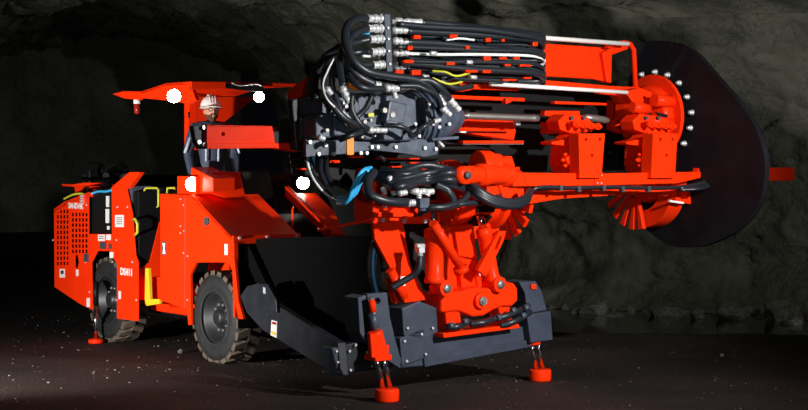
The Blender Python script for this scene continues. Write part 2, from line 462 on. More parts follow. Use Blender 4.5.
m = MB(); m.prism([PV(x, y, .03) for x, y in ((54,209),(56,209),(56,288),(54.5,287))], Vv * 2.15); m.prism([PV(x, y, .03) for x, y in ((54.5,287),(93,310),(93,307),(54.5,284))], Vv * 2.15)
m.build('rear_skirt', M['red'], BODY)
m = MB(); m.prism([PV(x, y, 2.2) for x, y in ((20,100),)] * 3, Vv * .01) if False else None
# window of the radiator compartment
SV([(89,192),(112,187),(112,234),(89,234)], .06, .4).build('compartment_cover', M['black'], BODY, .008)
m = MB()
for r4 in ((106,196,108.6,207), (105.5,209,108.6,223), (107,226,109,229.5)): SV(rect(*r4), .05, .01, mb=m)
m.build_each('decal', M['label'], BODY)
m = MB()
for r4 in ((59.5,269,64.5,277.5), (98,234.5,104.5,241), (106,234.5,110.5,240), (115,215,123.5,227), (109.5,252,113,258), (86.5,298,89.5,307), (118.5,291,120.5,299), (76,269.5,78,276)): SV(rect(*r4), -.006, .006, mb=m)
m.build_each('decal', M['label'], BODY)
m = MB()
for y in (217.5, 219.5, 221.5, 223.5): SV(rect(116.5, y, 122, y + .7), -.009, .003, mb=m)
for y in (236, 238): SV(rect(99, y, 103.5, y + .7), -.009, .003, mb=m)
SV(rect(60.5,270.5,63.5,274), -.009, .003, mb=m)
m.build_each('decal_line', M['ink'], BODY)
m = MB(); SV(rect(99.5,242,105,249), -.02, .03, mb=m); SV(rect(108.5,244,110.5,249), -.02, .03, mb=m); SV(rect(83.5,254,87.5,262), -.02, .03, mb=m)
m.build_each('latch', M['ink'], BODY, .004)
m = MB()
for x, y in ((53.5,240),(87,205),(118,207),(128,207),(133,262),(117,300),(137,300),(117,240),(113,262),(86,262),(90,292)):
    p = PV(x, y, 0); m.cyl(p, p - Vv * .015, .013, seg=6)
m.build_each('bolt_head', M['chrome'], BODY)
m = MB(); p = PV(84, 200, -.0)
for k in range(4): m.box(PV(82, 196 + 2.4 * k, -.02), .05, .04, .025)
m.build('hinge', M['chrome'], BODY, .004)
# cowl that flares upward and its dark filter box
m = MB(); m.prism([PV(x, y, 0) for x, y in ((111.5,187),(127,187),(139,172),(129,172))], Vv * .06)
m.prism([PV(x, y, 0) for x, y in ((127,187),(139,172),(140,172.5),(128,189))], Vv * .07)
m.build('cowl', M['red'], BODY, .006)
SV([(127,187),(131,186),(132,206),(131,208)], .03, .3).build('air_filter', M['drill'], BODY, .01)
# front wall of the rear body with the operator step well
uf = u2 - .02
m = MB(); m.lbox(uf - .15, uf, .05, 2.15, .55, 1.98); m.build('bulkhead', M['black'], BODY, .01)  # red wall coloured black, its shade put into the colour
m = MB(); m.prism([PU(x, y, uf + .02) for x, y in ((139,300),(160,300),(160,222),(150,262),(139,270))], U * -.02); m.build('bulkhead_panel', M['red'], BODY)  # patch of the same wall left red where it is less shaded
m = MB(); m.prism([PV(x, y, .0) for x, y in ((62,186),(80,187),(101,183),(84,182.5))], Vv * .05)
pp = [PV(62,186,.2), PV(80,187,.2), PV(80,187,.2) + Vv * .9, PV(62,186,.2) + Vv * .9]; m.prism(pp, W * .03)
pp = [PV(74,187,.25), PV(83,187,.25), PV(83,195,.25), PV(76,195,.25)]; m.prism(pp, Vv * .3)
m.build('top_plate', M['red'], BODY, .004)
# coolers and ducts on the rear deck
m = MB()
m.cyl(PV(90,170,.4), PV(90,196,.4), .03)
for x in (97, 118):
    pts = [PV(x-9+9*math.cos(a)+7, 176-9*math.sin(a), .7) for a in [PI*k/6*1.2 - .3 for k in range(7)]]
    m.tube(pts, .075)
m.tube([PV(84,196,.2), PV(88,184,.4), PV(96,180,.5), PV(108,186,.4), PV(112,192,.3)], .05)
m.tube([PV(106,176,.3), PV(114,170,.5), PV(124,168,.7), PV(128,178,.9)], .05)
m.lbox(loc(PV(92,180,.3))[0], loc(PV(120,180,.3))[0], .4, 1.6, 1.75, 2.0)
m.lbox(loc(PV(70,180,.3))[0], loc(PV(88,180,.3))[0], .9, 1.8, 1.8, 2.15)
m.build('deck_ducts', M['black'], BODY, .006)
MB().tube([PV(64,199,.05), PV(72,195,.05), PV(80,193.5,.08), PV(86,195,.1)], .014).build('cable', M['yellow'], BODY)
MB().tube([PV(91,194,.04), PV(98,191.5,.06), PV(106,191.5,.06), PV(112,190,.06)], .016).build('cable', M['hoseb'], BODY)
MB().tube([PV(85,200,.04), PV(88,190,.2), PV(84,184,.3)], .014).build('cable', M['hose'], BODY)
# yellow grab rails
def rail(pts, r=.014, name='grab_rail', m_='yellow', par=None): MB().tube(pts, r, smooth=False).build(name, M[m_], par or BODY)
rail([PV(143,206,.15), PV(144.5,204,.15), PV(144.5,190,.15), PV(146,188,.15), PV(157,188,.15), PV(158.5,190,.15), PV(158.5,206,.15), PV(157,207,.15)])
rail([PV(132.5,220,-.0), PV(135.5,219,-.06), PV(137.5,224,-.06), PV(137.5,232,-.06), PV(134.5,236,.0)], .018)
rail([PV(167,193,.25), PV(167.5,188,.25), PV(175,188,.25), PV(175,193,.25)])
# text
def text(s, p, height, mat_, parent, name='lettering', bold=.0, shear=0):
    c = bpy.data.curves.new(name, 'FONT'); c.body = s; c.size = height; c.extrude = .002; c.offset = bold; c.shear = shear
    t = bpy.data.objects.new(name, c); COL.objects.link(t)
    dg = bpy.context.evaluated_depsgraph_get(); dg.update()
    me = bpy.data.meshes.new_from_object(t.evaluated_get(dg)); bpy.data.objects.remove(t)
    me.materials.append(mat_)
    o = bpy.data.objects.new(name, me); COL.objects.link(o)
    rm = Matrix((U, W, -Vv)).transposed().to_4x4()
    me.transform(rm)
    o.location = p - world_loc(parent); o.parent = parent
    return o
text('SANDVIK', PV(68.5, 208.0, -.006), .105, M['label'], BODY, bold=.003)
text('DS411', PV(120.3, 274.5, -.006), .125, M['label'], BODY, bold=.004)
# small stabiliser in front of the rear wheel
j = MB(); q = PV(96, 341, -.08); j.lathe(Vector((q.x, q.y, 0)), W, [(0,.10),(.045,.10),(.06,.05)], 20)
J = j.build('rear_jack', M['red'], RIG, .004)
MB().cyl(Vector((q.x, q.y, .05)), Vector((q.x, q.y, .5)), .028).build('jack_rod', M['rod'], J)
j = MB().cyl(Vector((q.x, q.y, .5)), Vector((q.x, q.y, .8)), .035); j.build('jack_barrel', M['black'], J)

# ---- articulation and operator platform
uA, uB = u2, loc(PV(160, 250, 0))[0]
m = MB(); m.lbox(uA - .3, uB + .5, .35, 1.8, .45, .80); m.build('articulation', M['red'], RIG, .02)
m = MB(); m.lbox(uA, uB, .12, 2.0, .56, .60); m.build('platform_floor', M['red'], RIG, .005)
m = MB(); SV([(139,278),(160,277),(160,302),(150,303),(139,302)], .14, .03, mb=m); m.build('platform_side', M['red'], RIG, .005)
m = MB(); SV([(145,268),(148,268),(149.5,299),(159,299),(159,304),(146,306),(144.5,300)], .0, .05, mb=m); m.build('step', M['ygold'], RIG, .008)
m = MB(); SV([(134,292),(142,296),(150,304),(160,308),(190,310),(190,318),(150,312)], .45, .1, mb=m); m.build('steering_linkage', M['black'], RIG, .01)

# ---- front body
front = [(160,196),(192,194.5),(232,238),(238,300),(243,319),(238.5,319),(234,300),(232,270),(228,262.5),(196,262.5),(190,275),(191,325),(188,325),(187,309),(160,300.5)]
FB = SV(front, 0, .04).build('front_body', M['red'], RIG, .006)
m = MB(); SV([(184.6,196),(185.2,196),(185.2,308),(184.6,308)], -.004, .004, mb=m); m.build('door_seam', M['ink'], FB)
uF = loc(PV(232, 238, 0))[0]; uS = loc(PV(192, 195, 0))[0]; zF = loc(PV(232, 238, 0))[2]; zS = loc(PV(192, 195, 0))[2]
# sloping hoods over both front wheels
def hood(v0, v1):
    m = MB(); m.prism([L(uS, v0, zS), L(uF, v0, zF), L(uF, v0, zF - .04), L(uS, v0, zS - .04)], Vv * (v1 - v0)); return m
hood(0.0, .92).build('hood', M['red'], FB, .006)
VR = loc(PU(285,192,uS))[1]
hood(VR, VR+.45).build('hood', M['red'], FB, .006)
# deck behind the hoods
m = MB(); m.lbox(uB, uS, .0, .55, zS - .04, zS); m.lbox(uB + .3, uS, .5, 2.2, .9, zS - .3); m.build('deck', M['red'], FB, .006)
m = MB(); m.prism([L(uS, .92, zS - .25), L(uF + .1, .92, zF - .3), L(uF + .1, .92, zF - .36), L(uS, .92, zS - .31)], Vv * .85); m.build('boom_trough', M['black'], FB)
m = MB(); m.lbox(uS - .2, uF, .90, .95, .9, zF - .02); m.lbox(uB+.3, uF - .05, .55, .60, .3, zF-.1); m.build('inner_side', M['black'], FB)
# front lip strip
m = MB(); m.prism([L(uF, 0, zF + .03), L(uF, .92, zF + .03), L(uF, .92, zF - .07), L(uF, 0, zF - .07)], U * .03)
m.build('fender_lip', M['red'], FB, .004)
m = MB()
for v in (.08, .45, .85): m.cyl(L(uF + .03, v, zF), L(uF + .05, v, zF), .018, seg=8)
for x, y in ((181,226),(184.5,231),(181,233),(184,253),(188,256),(181,199),(184,205),(188,300)): m.cyl(PV(x, y, 0), PV(x, y, 0) - Vv * .012, .01, seg=6)
m.build_each('bolt_head', M['chrome'], FB)
m = MB(); m.prism([L(uF, 0, zF - .05), L(uF, .06, zF - .05), L(uF+.02, .06, .58), L(uF+.02, 0, .58)], U * .04); m.build('fender_edge', M['red'], FB, .005)
# edges of the far hood
m = MB(); m.prism([L(uS + .0, VR, zS + .01), L(uF, VR, zF + .01), L(uF, VR, zF + .09), L(uS, VR, zS + .09)], Vv * .06); m.build('hood_rib', M['red'], FB, .004)
m = MB(); m.tube([L(uF - .25, .98, zF + .05), L(uF - .25, .98, zF + .30), L(uF - .30, 1.02, zF + .32)], .012, smooth=False); m.build('hood_stay', M['red'], FB)
# wheel well liner
m = MB(); m.lbox(loc(PV(190,300,0))[0] - .02, uF - .08, .03, .5, 1.20, 1.24); m.build('wheel_arch', M['red'], FB)
m = MB(); SV([(161.5,241.5),(166,241.5),(166,255),(161.5,255)], -.006, .006, mb=m); m.build('warning_decal', M['ink'], FB, .003)
m = MB(); SV([(162.3,243),(165.2,243),(164.6,248),(165.4,254),(162.4,254),(163.2,248)], -.009, .003, mb=m); m.build('warning_figure', M['label'], FB)
m = MB(); SV([(204,217),(208,218),(208,224),(205,226),(203.5,223)], -.02, .03, mb=m); m.build('latch', M['ink'], FB, .004)
m = MB(); SV(rect(224.5,244,227.5,255), -.006, .006, mb=m); m.build('decal', M['label'], FB)
# undercarriage
m = MB(); m.lbox(-1.2, .7, .55, 1.5, .42, 1.0); m.cyl(L(.25, .3, .55), L(.25, 1.9, .55), .12); m.cyl(L(-2.65, .3, .55), L(-2.65, 1.9, .55), .12); m.build('chassis', M['black'], RIG, .02)
# lit headlamps
def lamp(p, r, parent, name='headlamp', power=.5, aim=None):
    d = (aim or (U + W * -.05)).normalized()
    h = MB(); h.lathe(p - d * .10, d, [(0, r*.5), (.03, r*.95), (.10, r*1.05), (.105, r*.9)], 20, caps=True)
    hb = h.build(name, M['black'], parent)
    MB().lathe(p + d * .004, d, [(0, r*.92), (.012, r*.8), (.016, .01)], 20).build('lens', M['lamp'], hb)
    li = bpy.data.lights.new('lamp_light', 'SPOT'); li.energy = power; li.spot_size = 2.2; li.spot_blend = .6; li.shadow_soft_size = .06; li.color = (1, .95, .8)
    lo = bpy.data.objects.new('lamp_light', li); COL.objects.link(lo); lo.location = p + d * .06; lo.rotation_euler = d.to_track_quat('-Z', 'Y').to_euler()
    return hb
m = MB(); SV([(177,176),(196,176),(196,195),(177,195)], .05, .25, mb=m); m.build('lamp_box', M['red'], FB, .01)
lamp(PV(187,184,.04) + U * .14, .095, FB, aim=CAM - PV(187,184,0))
pr = PU(303, 183, loc(PV(187,184,.04))[0] + .14)
lamp(pr, .085, FB, aim=CAM - pr)
m = MB(); m.cyl(pr - U * .55 - W*.02, pr - U * .12, .15, .12); m.box(pr - U * .35 - W * .22, .3, .25, .25); m.build('lamp_housing', M['black'], FB)
m = MB(); m.box(pr - U*.5 - Vv*.32 + W*.0, .2, .2, .12); m.build('valve_block', M['red'], FB, .02)
# console in front of the operator
uc = uS + .12
m = MB(); m.prism([PV(191,167,.1), PV(213,178,.1), PV(213,192,.1), PV(190,194,.1)], Vv * .3); m.build('console_cheek', M['red'], FB, .008)
m = MB(); SU([(212,176),(241,175),(247,203),(230,200),(212,193)], uc, .35, mb=m); SU([(214,172),(241,172),(241,175.5),(214,175.5)], uc + .03, .35, mb=m); m.build('control_console', M['red'], FB, .01)
m = MB(); SU([(242,172),(270,170),(276,198),(247,203)], uc - .5, .3, mb=m); m.build('console_side', M['black'], FB, .01)

# ---- canopy
uc0 = loc(PV(180, 96, 0))[0]
CAN = MB(); CAN.prism([PV(x, y, 0) for x, y in ((112,94),(123,91),(141,91.3),(166,83),(182,82),(190,84),(196,100),(190,104),(176,102),(166,100.5),(141,98),(139,100),(124,98.5))], Vv * .05)
ux, zx = loc(PV(166,83,0))[0], loc(PV(166,83,0))[2]; ut = loc(PV(200,82,0))[0]
uy, zy = loc(PV(141,91.3,0))[0], loc(PV(141,91.3,0))[2]
CAN.prism([L(ut, 0, zx), L(ux, 0, zx), L(uy, 0, zy), L(uy, 0, zy - .04), L(ux, 0, zx - .04), L(ut, 0, zx - .04)], Vv * 1.35)
C = CAN.build('canopy', M['red'], RIG, .006)
m = MB(); m.prism([PU(190,81.5,ut), PU(224,82,ut), PU(224,89,ut), PU(190,90,ut)], U * .04); m.build('canopy_fascia', M['red'], C, .004)
m = MB(); m.prism([PU(224,83,ut), PU(262,86,ut), PU(264,93,ut), PU(224,88,ut)], U * .03); m.build('canopy_fascia', M['black'], C, .004)
m = MB(); m.tube([PU(232,83,ut+.05), PU(240,85.5,ut+.05), PU(256,84,ut+.05), PU(262,86,ut+.05)], .008); m.build('canopy_edge', M['chrome'], C)
ub = uS - 1.55
m = MB(); m.prism([PU(x, y, ub) for x, y in ((186,93),(258,96),(240,110),(222,124),(214,132),(206,150),(186,150))], U * -.05); m.build('canopy_back_plate', M['red'], C, .006)
m = MB(); m.prism([PU(x, y, ub+.5) for x, y in ((190,88),(196,90),(198,130),(194,132),(190,150),(187,150))], U * -.08); m.build('canopy_post', M['red'], C, .008)
m = MB(); m.prism([PU(x, y, ub+.2) for x, y in ((200,94),(252,94),(252,97),(200,96.5))], U * -.05); m.build('canopy_slot', M['black'], C)
p1 = PU(174, 96, ut + .02); p2 = PU(259, 97, ut + .02)
lamp(p1, .085, C, 'work_lamp', aim=CAM - p1); lamp(p2, .07, C, 'work_lamp', aim=CAM - p2)
m = MB(); q = PV(137, 99, .1); m.cyl(q, q - W * .06, .045); B = m.build('beacon', M['white'], C)
MB().lathe(q - W * .19, W, [(0,.01),(.01,.035),(.06,.038),(.13,.042)], 16).build('beacon_lens', M['amber'], B)
m = MB(); m.cyl(PV(189,112,.35), PV(189,118,.35), .012); m.build('stay', M['black'], C)
# ---------------------------------------------------------------- front frame with its jacks
def bolts(pts, u, parent, r=.014, h=.02, name='bolt_head', mat_='chrome'):
    m = MB()
    for x, y in pts: p = PU(x, y, u); m.cyl(p, p + U * h, r, seg=8)
    return m.build_each(name, M[mat_], parent)
m = SU([(399,338),(424,322),(436,331),(531,326),(540,330),(543,343),(425,366),(400,368)], 3.3, .25)
FF = m.build('front_frame', M['steel_blue'], RIG, .012)
m = SU([(402,308.5),(420,301),(437,308),(438,332),(424,340),(404,336)], 3.34, .3); m.build('frame_block', M['steel_blue'], FF, .012)
m = SU([(400,339),(424,327),(428,357),(402,366)], 3.34, .04); m.build('end_plate', M['steel_blue'], FF, .006)
bolts([(404,341),(421,334),(425,354),(406,361),(407,328),(432,328)], 3.345, FF)
m = SU([(424,357),(540,338),(541,345),(425,367)], 3.33, .05); m.build('lower_rail', M['steel_blue'], FF, .006)
# right pillar
m = SU([(519,282),(536,281),(542,291),(547,310),(528,314),(525,293)], 3.35, .35); m.build('pillar_top', M['steel_blue'], FF, .01)
m = SU([(527,315),(551,311),(553,340),(531,343)], 3.4, .4); m.build('pillar', M['steel_blue'], FF, .01)
m = SU([(531,284),(536,284),(536.5,289),(531.5,289)], 3.37, .03); m.build('pillar_lug', M['red'], FF)
# long arm back to the chassis, left
m = SV([(240,296),(247,286),(259,283),(265,290),(268,300),(338,343),(341,376),(330,372),(262,330),(246,312)], -.12, .10); A = m.build('frame_arm', M['shaded_slate'], FF, .01)
m = SV([(259,284),(267,284),(276,300),(277,313),(268,311),(262,296)], -.16, .05); m.build('arm_gusset', M['shaded_slate'], FF, .008)
m = SV([(271.5,320),(277,321.5),(276.5,338),(270.5,335)], -.127, .007); m.build('warning_decal', M['label'], A)
m = MB(); SV([(272,321.5),(276,322.5),(276,325),(272,324)], -.132, .004, mb=m); m.build('decal_band', M['amber'], A)
m = MB(); SV([(271.2,331),(275.5,333),(275.5,335.5),(271,333.5)], -.132, .004, mb=m); m.build('decal_band', M['ygold'], A)
m = SV([(263,287),(265.5,288),(265.5,294),(263,293)], -.17, .008); m.build('reflector', M['reflect'], A)
u_e = loc(PV(338, 350, -.12))[0]
m = MB(); m.prism([PU(x, y, u_e) for x, y in ((332,348),(345,347),(347,376),(336,376))], U * -.2); m.build('arm_end', M['steel_blue'], FF, .008)
m = MB(); m.prism([PU(x, y, u_e - .02) for x, y in ((345,345),(400,332),(402,366),(347,373))], U * -.18); m.build('cross_member', M['shaded_slate'], FF, .01)
bolts([(336,351),(337,362),(339,372),(349,351),(350,370),(371,366),(366,352),(355,345)], u_e + .001, FF)
# left jack
m = SU([(367,294),(387,292.5),(390,318),(394,335),(401,360),(400,368),(383,357),(381,343),(373,330)], 3.52, .08, holes=[[(375,298.5),(379,297.5),(381,301),(378.5,304.5),(375.5,303)]])
JP = m.build('jack_plate', M['steel_blue'], FF, 0)
m = SU([(358,298),(366,295),(366.5,299),(362,301),(365,334),(369,341),(366,343),(360,333)], 3.55, .25); m.build('jack_guard', M['steel_blue'], FF, .006)
def jack(top, mid, bot, foot, u, rb):
    T, Mi, B_, Ft = [PU(*q, u) for q in (top, mid, bot, foot)]
    ax = (T - Mi).normalized()
    j = MB(); j.cyl(Mi, T, rb, rb * .85, 24)
    Jk = j.build('jack', M['red'], RIG, .004)
    fb = Vector((Ft.x, Ft.y, 0.0))
    f = MB(); f.lathe(fb, W, [(0, .118), (.035, .122), (.11, .122), (.125, .11), (.125, .05)], 28); f.build('jack_foot', M['red'], Jk, .004)
    for s in (-.045, .045):
        MB().cyl(fb + W * .11 + Vv * s, Mi + ax * .1 + Vv * s, .026, seg=16).build('jack_rod', M['rod'], Jk)
    return Jk
JL = jack((375,331), (380,356), (0,0), (387,400), 3.62, .085)
m = MB(); p = PU(378, 357, 3.62); m.box(p, .2, .2, .06); SU([(370,333),(382,336),(388,358),(372,358)], 3.72, .06, mb=m); m.build('jack_collar', M['red'], JL, .01)
m = MB(); m.cyl(PU(371,297,3.6), PU(376,331,3.6), .028); m.build('jack_ram', M['steel'], JL); m = MB(); m.cyl(PU(372.5,314,3.62), PU(374.5,328,3.62), .045, seg=6); m.build('jack_valve', M['drill'], JL); m = MB(); m.cyl(PU(371.5,300,3.62), PU(373,312,3.62), .035, seg=12); m.build('jack_cap', M['red'], JL)
m = MB(); SU([(384,344),(389,345),(389,354),(385,353)], 3.66, .08, mb=m); m.build('jack_lug', M['red'], JL, .006)
JR = jack((531,318), (534,344), (0,0), (540,376), 3.30, .075)

# black guard that closes the space between arm and boom
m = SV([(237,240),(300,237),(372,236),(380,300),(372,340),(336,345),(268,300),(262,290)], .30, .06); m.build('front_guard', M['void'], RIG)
m = MB(); m.prism([L(uF, .06, zF - .08), L(uF, 1.6, zF - .08), L(uF + .02, 1.6, .45), L(uF + .02, .06, .45)], U * .03); m.prism([PV(x, y, .2) for x, y in ((237,241),(246,240),(270,292),(262,296))], Vv * .05); m.build('dash_plate', M['void'], RIG)

# ---------------------------------------------------------------- boom
BC = SU([(441.5,293.5),(463,291),(470,288.5),(479,287),(488,288.5),(498,286),(508,282),(514,282.5),(518,288),(518.5,301),(512,306.5),(503,306.5),(494,310),(484,316),(474,317),(465,313.5),(459,311),(446,312.5),(441.5,313)], 3.42, .32).build('boom_foot', M['red'], RIG, .03, seg=4)
m = MB(); p = PU(479.5, 300.7, 3.42); m.cyl(p, p + U * .05, .085, seg=28); m.build('pivot_boss', M['red'], BC, .008)
m = MB(); m.cyl(p + U*.03, p + U * .075, .05, seg=6); m.cyl(p + U*.05, p + U*.09, .028, seg=12); m.build('pivot_nut', M['steel'], BC)
m = MB(); SU([(445,310),(460,311),(463,334),(451,335),(447,325)], 3.38, .2, mb=m); SU([(498,305),(510,305),(514,326),(503,328)], 3.38, .2, mb=m); m.build_each('foot_lug', M['red'], BC, .015)
m = SU([(443,333.5),(519,324),(520,328),(444,338)], 3.46, .3); m.build('mounting_strip', M['red'], BC, .006)
m = MB()
for k, (a, b) in enumerate((((446,327),(470,322)), ((470,324),(500,316)), ((490,320),(528,306)), ((500,326),(530,312)))):
    m.tube([PU(*a, 3.44), PU((a[0]+b[0])/2, (a[1]+b[1])/2 + 2, 3.5), PU(*b, 3.4)], .035)
m.build_each('hose', M['hose'], BC)
m = MB()
for x, y in ((463,322),(449,326),(497,318),(511,311),(521,316),(524,308)): m.cyl(PU(x,y,3.5), PU(x+4,y-1,3.5), .032, seg=8)
m.build_each('hose_clip', M['drill'], BC)
# post
POST = SU([(449,226),(474,224),(478,258),(482,290),(446,292),(449,258)], 3.2, .3).build('boom_post', M['red'], RIG, .02)
m = SU([(455,230),(473,229),(477,259),(459,256)], 3.26, .05); m.build('post_plate', M['red'], POST, .01)
m = SU([(459,257),(477,261),(481,289),(462,289)], 3.27, .07); m.build('post_plate', M['red'], POST, .01)
m = MB(); SU([(474,262),(484,266),(492,284),(478,288)], 3.3, .1, mb=m); m.build('post_gusset', M['red'], POST, .012)
bolts([(479,274),(483,275)], 3.31, POST, .018)
m = MB(); SU([(446,226),(500,222),(500,232),(474,240),(450,236)], 3.12, .3, mb=m); m.build('post_head', M['red'], POST, .02)
def cylinder(name, a, b, r, u, rod_to=None, eye=None, ue=None):
    A_, B_ = PU(*a, u), PU(*b, ue if ue is not None else u)
    m = MB(); d = B_ - A_; n = d.length
    m.lathe(A_, d, [(0, r*.8), (.02, r*1.12), (.09, r*1.12), (.1, r), (n-.06, r), (n-.05, r*1.1), (n, r*1.1)], 28)
    o = m.build(name, M['red'], RIG, 0)
    if rod_to: MB().cyl(A_, PU(*rod_to, u), r * .55, seg=20).build('cylinder_rod', M['rod'], o)
    if eye:
        e = PU(*eye, u); q = MB(); q.lathe(e - U * .09, U, [(0,.05),(0,.085),(.2,.085),(.2,.045)], 24); q.build('eye', M['red'], o, .006)
        q = MB(); q.lathe(e + U * .09, U, [(0,.045),(.035,.045),(.035,.01)], 16); q.build('pin', M['steel'], o)
    return o
cylinder('lift_cylinder', (434,228), (434.5,283), .095, 3.42, (433,212), (440.5,288))
cylinder('lift_cylinder', (483,228), (493,281), .075, 3.38, (480,215), (494,284))
m = MB(); m.cyl(PU(433,223,3.6), PU(461,268,3.5), .048); m.build('tilt_rod', M['red'], RIG)
m = MB(); m.cyl(PU(460,267,3.49), PU(462,272,3.49), .08); m.build('tilt_lug', M['red'], RIG)
m = MB(); SU([(499,231),(506,231),(504,240),(486,276),(478,270)], 3.5, .06, holes=[[(500,236),(502,237),(497,250),(494,249)]], mb=m); m.build('link', M['red'], RIG)
# left knee plates
KP = SU([(373.5,223),(387,218),(397,222),(408,263),(418,288),(427,300),(405,303),(392,271),(375,239)], 3.3, .05).build('knee_plate', M['red'], RIG, .008)
m = SU([(396,220),(403,220),(411,268),(428,300),(418,300),(407,263)], 3.1, .06); m.build('knee_web', M['red'], KP, .008)
m = SU([(402,223),(450,223),(449,290),(428,290),(416,270),(408,250)], 3.0, .05); m.build('knee_shade', M['black'], KP)  # black sheet standing for the shadow under the swivel
m = SU([(388,218),(424,218),(424,224),(397,224)], 3.05, .1); m.build('knee_top', M['red'], KP, .008)
m = SU([(400,277),(405,276),(405.5,286),(400,286)], 3.305, .006); m.build('decal', M['label'], KP)
m = MB(); m.cyl(PU(390,270,3.33), PU(404,298,3.33), .05); m.build('knee_cylinder', M['red'], KP)
m = SU([(390,278),(398,276),(402,300),(396,304)], 3.2, .1); m.build('knee_lug', M['red'], KP, .01)
m = MB(); p = PU(420, 245, 3.6); m.cyl(p, PU(420,258,3.6), .03, seg=8); m.box(PU(420,250,3.6), .07, .07, .05); m.cyl(PU(416,246,3.6), PU(424,246,3.6), .025, seg=8); m.build('hose_fitting', M['chrome'], KP)
MB().tube([PU(420,256,3.6), PU(419,268,3.6), PU(412,276,3.55), PU(402,282,3.5), PU(392,288,3.45)], .035).build('hose', M['hose'], KP)
for k in range(3): MB().tube([PU(384-k*2,232,3.0), PU(377-k*3,250,3.0), PU(376-k*3,275,3.0), PU(380-k*2,300,3.0)], .022).build('hose', M['hoseb'] if k == 1 else M['hose'], KP)
# swivel housing
SW = SU([(373.5,172),(377,168),(383,176),(388,196),(400,202),(418,205),(440,210),(442,222),(373,224)], 3.4, .35).build('swivel_bracket', M['red'], RIG, .02)
m = MB(); SU([(386,196),(420,204),(420,208),(386,206)], 3.46, .1, mb=m); SU([(374,212),(440,214),(440,217),(374,217)], 3.45, .06, mb=m); m.build_each('bracket_rib', M['red'], SW, .008)
bolts([(384,206),(382,220),(378,174),(403,221),(424,221)], 3.41, SW, .022, .03)
m = MB(); m.tube([PU(318,230,2.9), PU(350,224,3.2), PU(374,219,3.42)], .016); m.build('stay_bar', M['red'], SW)
m = SV([(322,186),(345,180),(373,196),(373,238),(345,236)], loc(PU(345,210,2.5))[1], .06); m.build('swivel_shield', M['black'], SW, .01)  # red panel in shade, coloured black to stay dark
# slotted drum of the rear carousel
dc = PU(484, 194, 3.02)
m = MB(); m.lathe(dc - Vv * .55, Vv, [(0, .24), (0, .35), (.06, .37), (.12, .37), (.14, .33), (.55, .33), (.57, .39), (.64, .39), (.66,.24)], 48)
DR = m.build('slewing_drum', M['red'], RIG, .006)
m = MB()
for k in range(26):
    a = 2 * PI * k / 26; rad = U * math.cos(a) + W * math.sin(a); q = dc + rad * .33 - Vv * .575
    m.cyl(q, q - Vv * .03 + Vv * .03 + Vv * -.025, .02, seg=6)
m.build('bolt_heads', M['red'], DR)
for k in range(12):
    a = 2 * PI * k / 12 + .15; rad = U * math.cos(a) + W * math.sin(a); tan = -U * math.sin(a) + W * math.cos(a)
    m = MB(); m.box(dc + rad * .315 - Vv * .22, .07, .12, .24, (rad, tan, Vv)); m.build('drum_slot', M['black'], DR)
for k in range(8):
    a = -2.9 + 2 * PI * k / 17; rad = U * math.cos(a) + W * math.sin(a); tan = -U * math.sin(a) + W * math.cos(a)
    m = MB(); m.hexa([dc + rad * r_ + tan * (t_ * wd_) + Vv * (.24 + z_) for z_ in (0, .05) for r_, t_, wd_ in ((.24,-1,.025),(.50,-1,.05),(.50,1,.05),(.24,1,.025))]); m.build('finger', M['red'], DR, .006)
m = MB(); m.lathe(dc + Vv * .1, Vv, [(0,.27),(.34,.27),(.36,.1)], 32); m.build('drum_hub', M['red'], DR, .01)
# fat cylinder on top of the swivel, pointing left
m = MB(); a, b = PU(466,175,3.95), PU(508,175,3.7)
n = (b - a).length; m.lathe(a, b - a, [(0,.04),(0,.08),(.05,.095),(.12,.095),(.13,.08),(.22,.08),(.23,.115),(.36,.115),(.38,.095),(n-.1,.095),(n-.09,.12),(n,.12)], 28)
SC = m.build('swing_cylinder', M['red'], RIG, .004)
m = MB(); m.lathe(a + Vv*-.06, U, [(-.09,.04),(-.09,.09),(.09,.09),(.09,.04)], 20); m.build('eye', M['red'], SC)
m = MB(); m.lathe(a + Vv*-.06+U*.09, U, [(0,.04),(.03,.04),(.03,.01)], 12); m.build('pin', M['ink'], SC)
m = MB(); p = PU(485, 166, 3.6); m.lathe(p - Vv*.1, Vv, [(0,.05),(0,.16),(.16,.16),(.16,.1)], 28); m.lathe(p + Vv*.08, Vv, [(0,.13),(.1,.13)], 24); m.build('clevis', M['red'], SC, .01)
m = SU([(492,166),(507,156),(512,156),(515,165),(518,190),(514,191),(510,205),(505,204)], 3.72, .06); m.build('end_plate', M['red'], SC, .008)
m = MB(); p = PU(500,190,3.6); m.box(p, .2, .5, .2); m.build('cradle', M['red'], SC, .02)

# ---------------------------------------------------------------- feed
FD = SU([(513,172.5),(600,173.5),(713,171.5),(709,176),(677,183.5),(600,185.5),(513,186.5)], 3.8, .14).build('feed_beam', M['red'], RIG, .008)
m = SU([(698,172),(703,157),(708,158),(713,171.5)], 3.78, .1); m.build('beam_stop', M['red'], FD, .008)
m = SU([(526,175),(531,175),(531,184),(526,184)], 3.81, .02); m.build('beam_bracket', M['red'], FD, .004)
m = SU([(595,172),(603,172),(603,186),(595,186)], 3.815, .03); m.build('beam_bracket', M['red'], FD, .006)
bolts([(597,175),(597,183),(601,175),(601,183)], 3.82, FD, .009, .012)
m = SU([(519,193),(560,190),(628,187.5),(700,185.5),(724,187),(724,197),(700,197.5),(628,194.5),(560,199),(530,204),(521,203)], 3.6, .16); LB = m.build('lower_beam', M['red'], RIG, .008)
m = SU([(676,188),(690,186),(691,204),(676,202)], 3.66, .1, holes=[[(680,190),(687,190),(688,199),(681,199)]]); m.build('beam_clip', M['red'], LB)
m = SU([(687,187),(694,187),(694,200),(687,200)], 3.64, .03); m.build('beam_window', M['black'], LB)
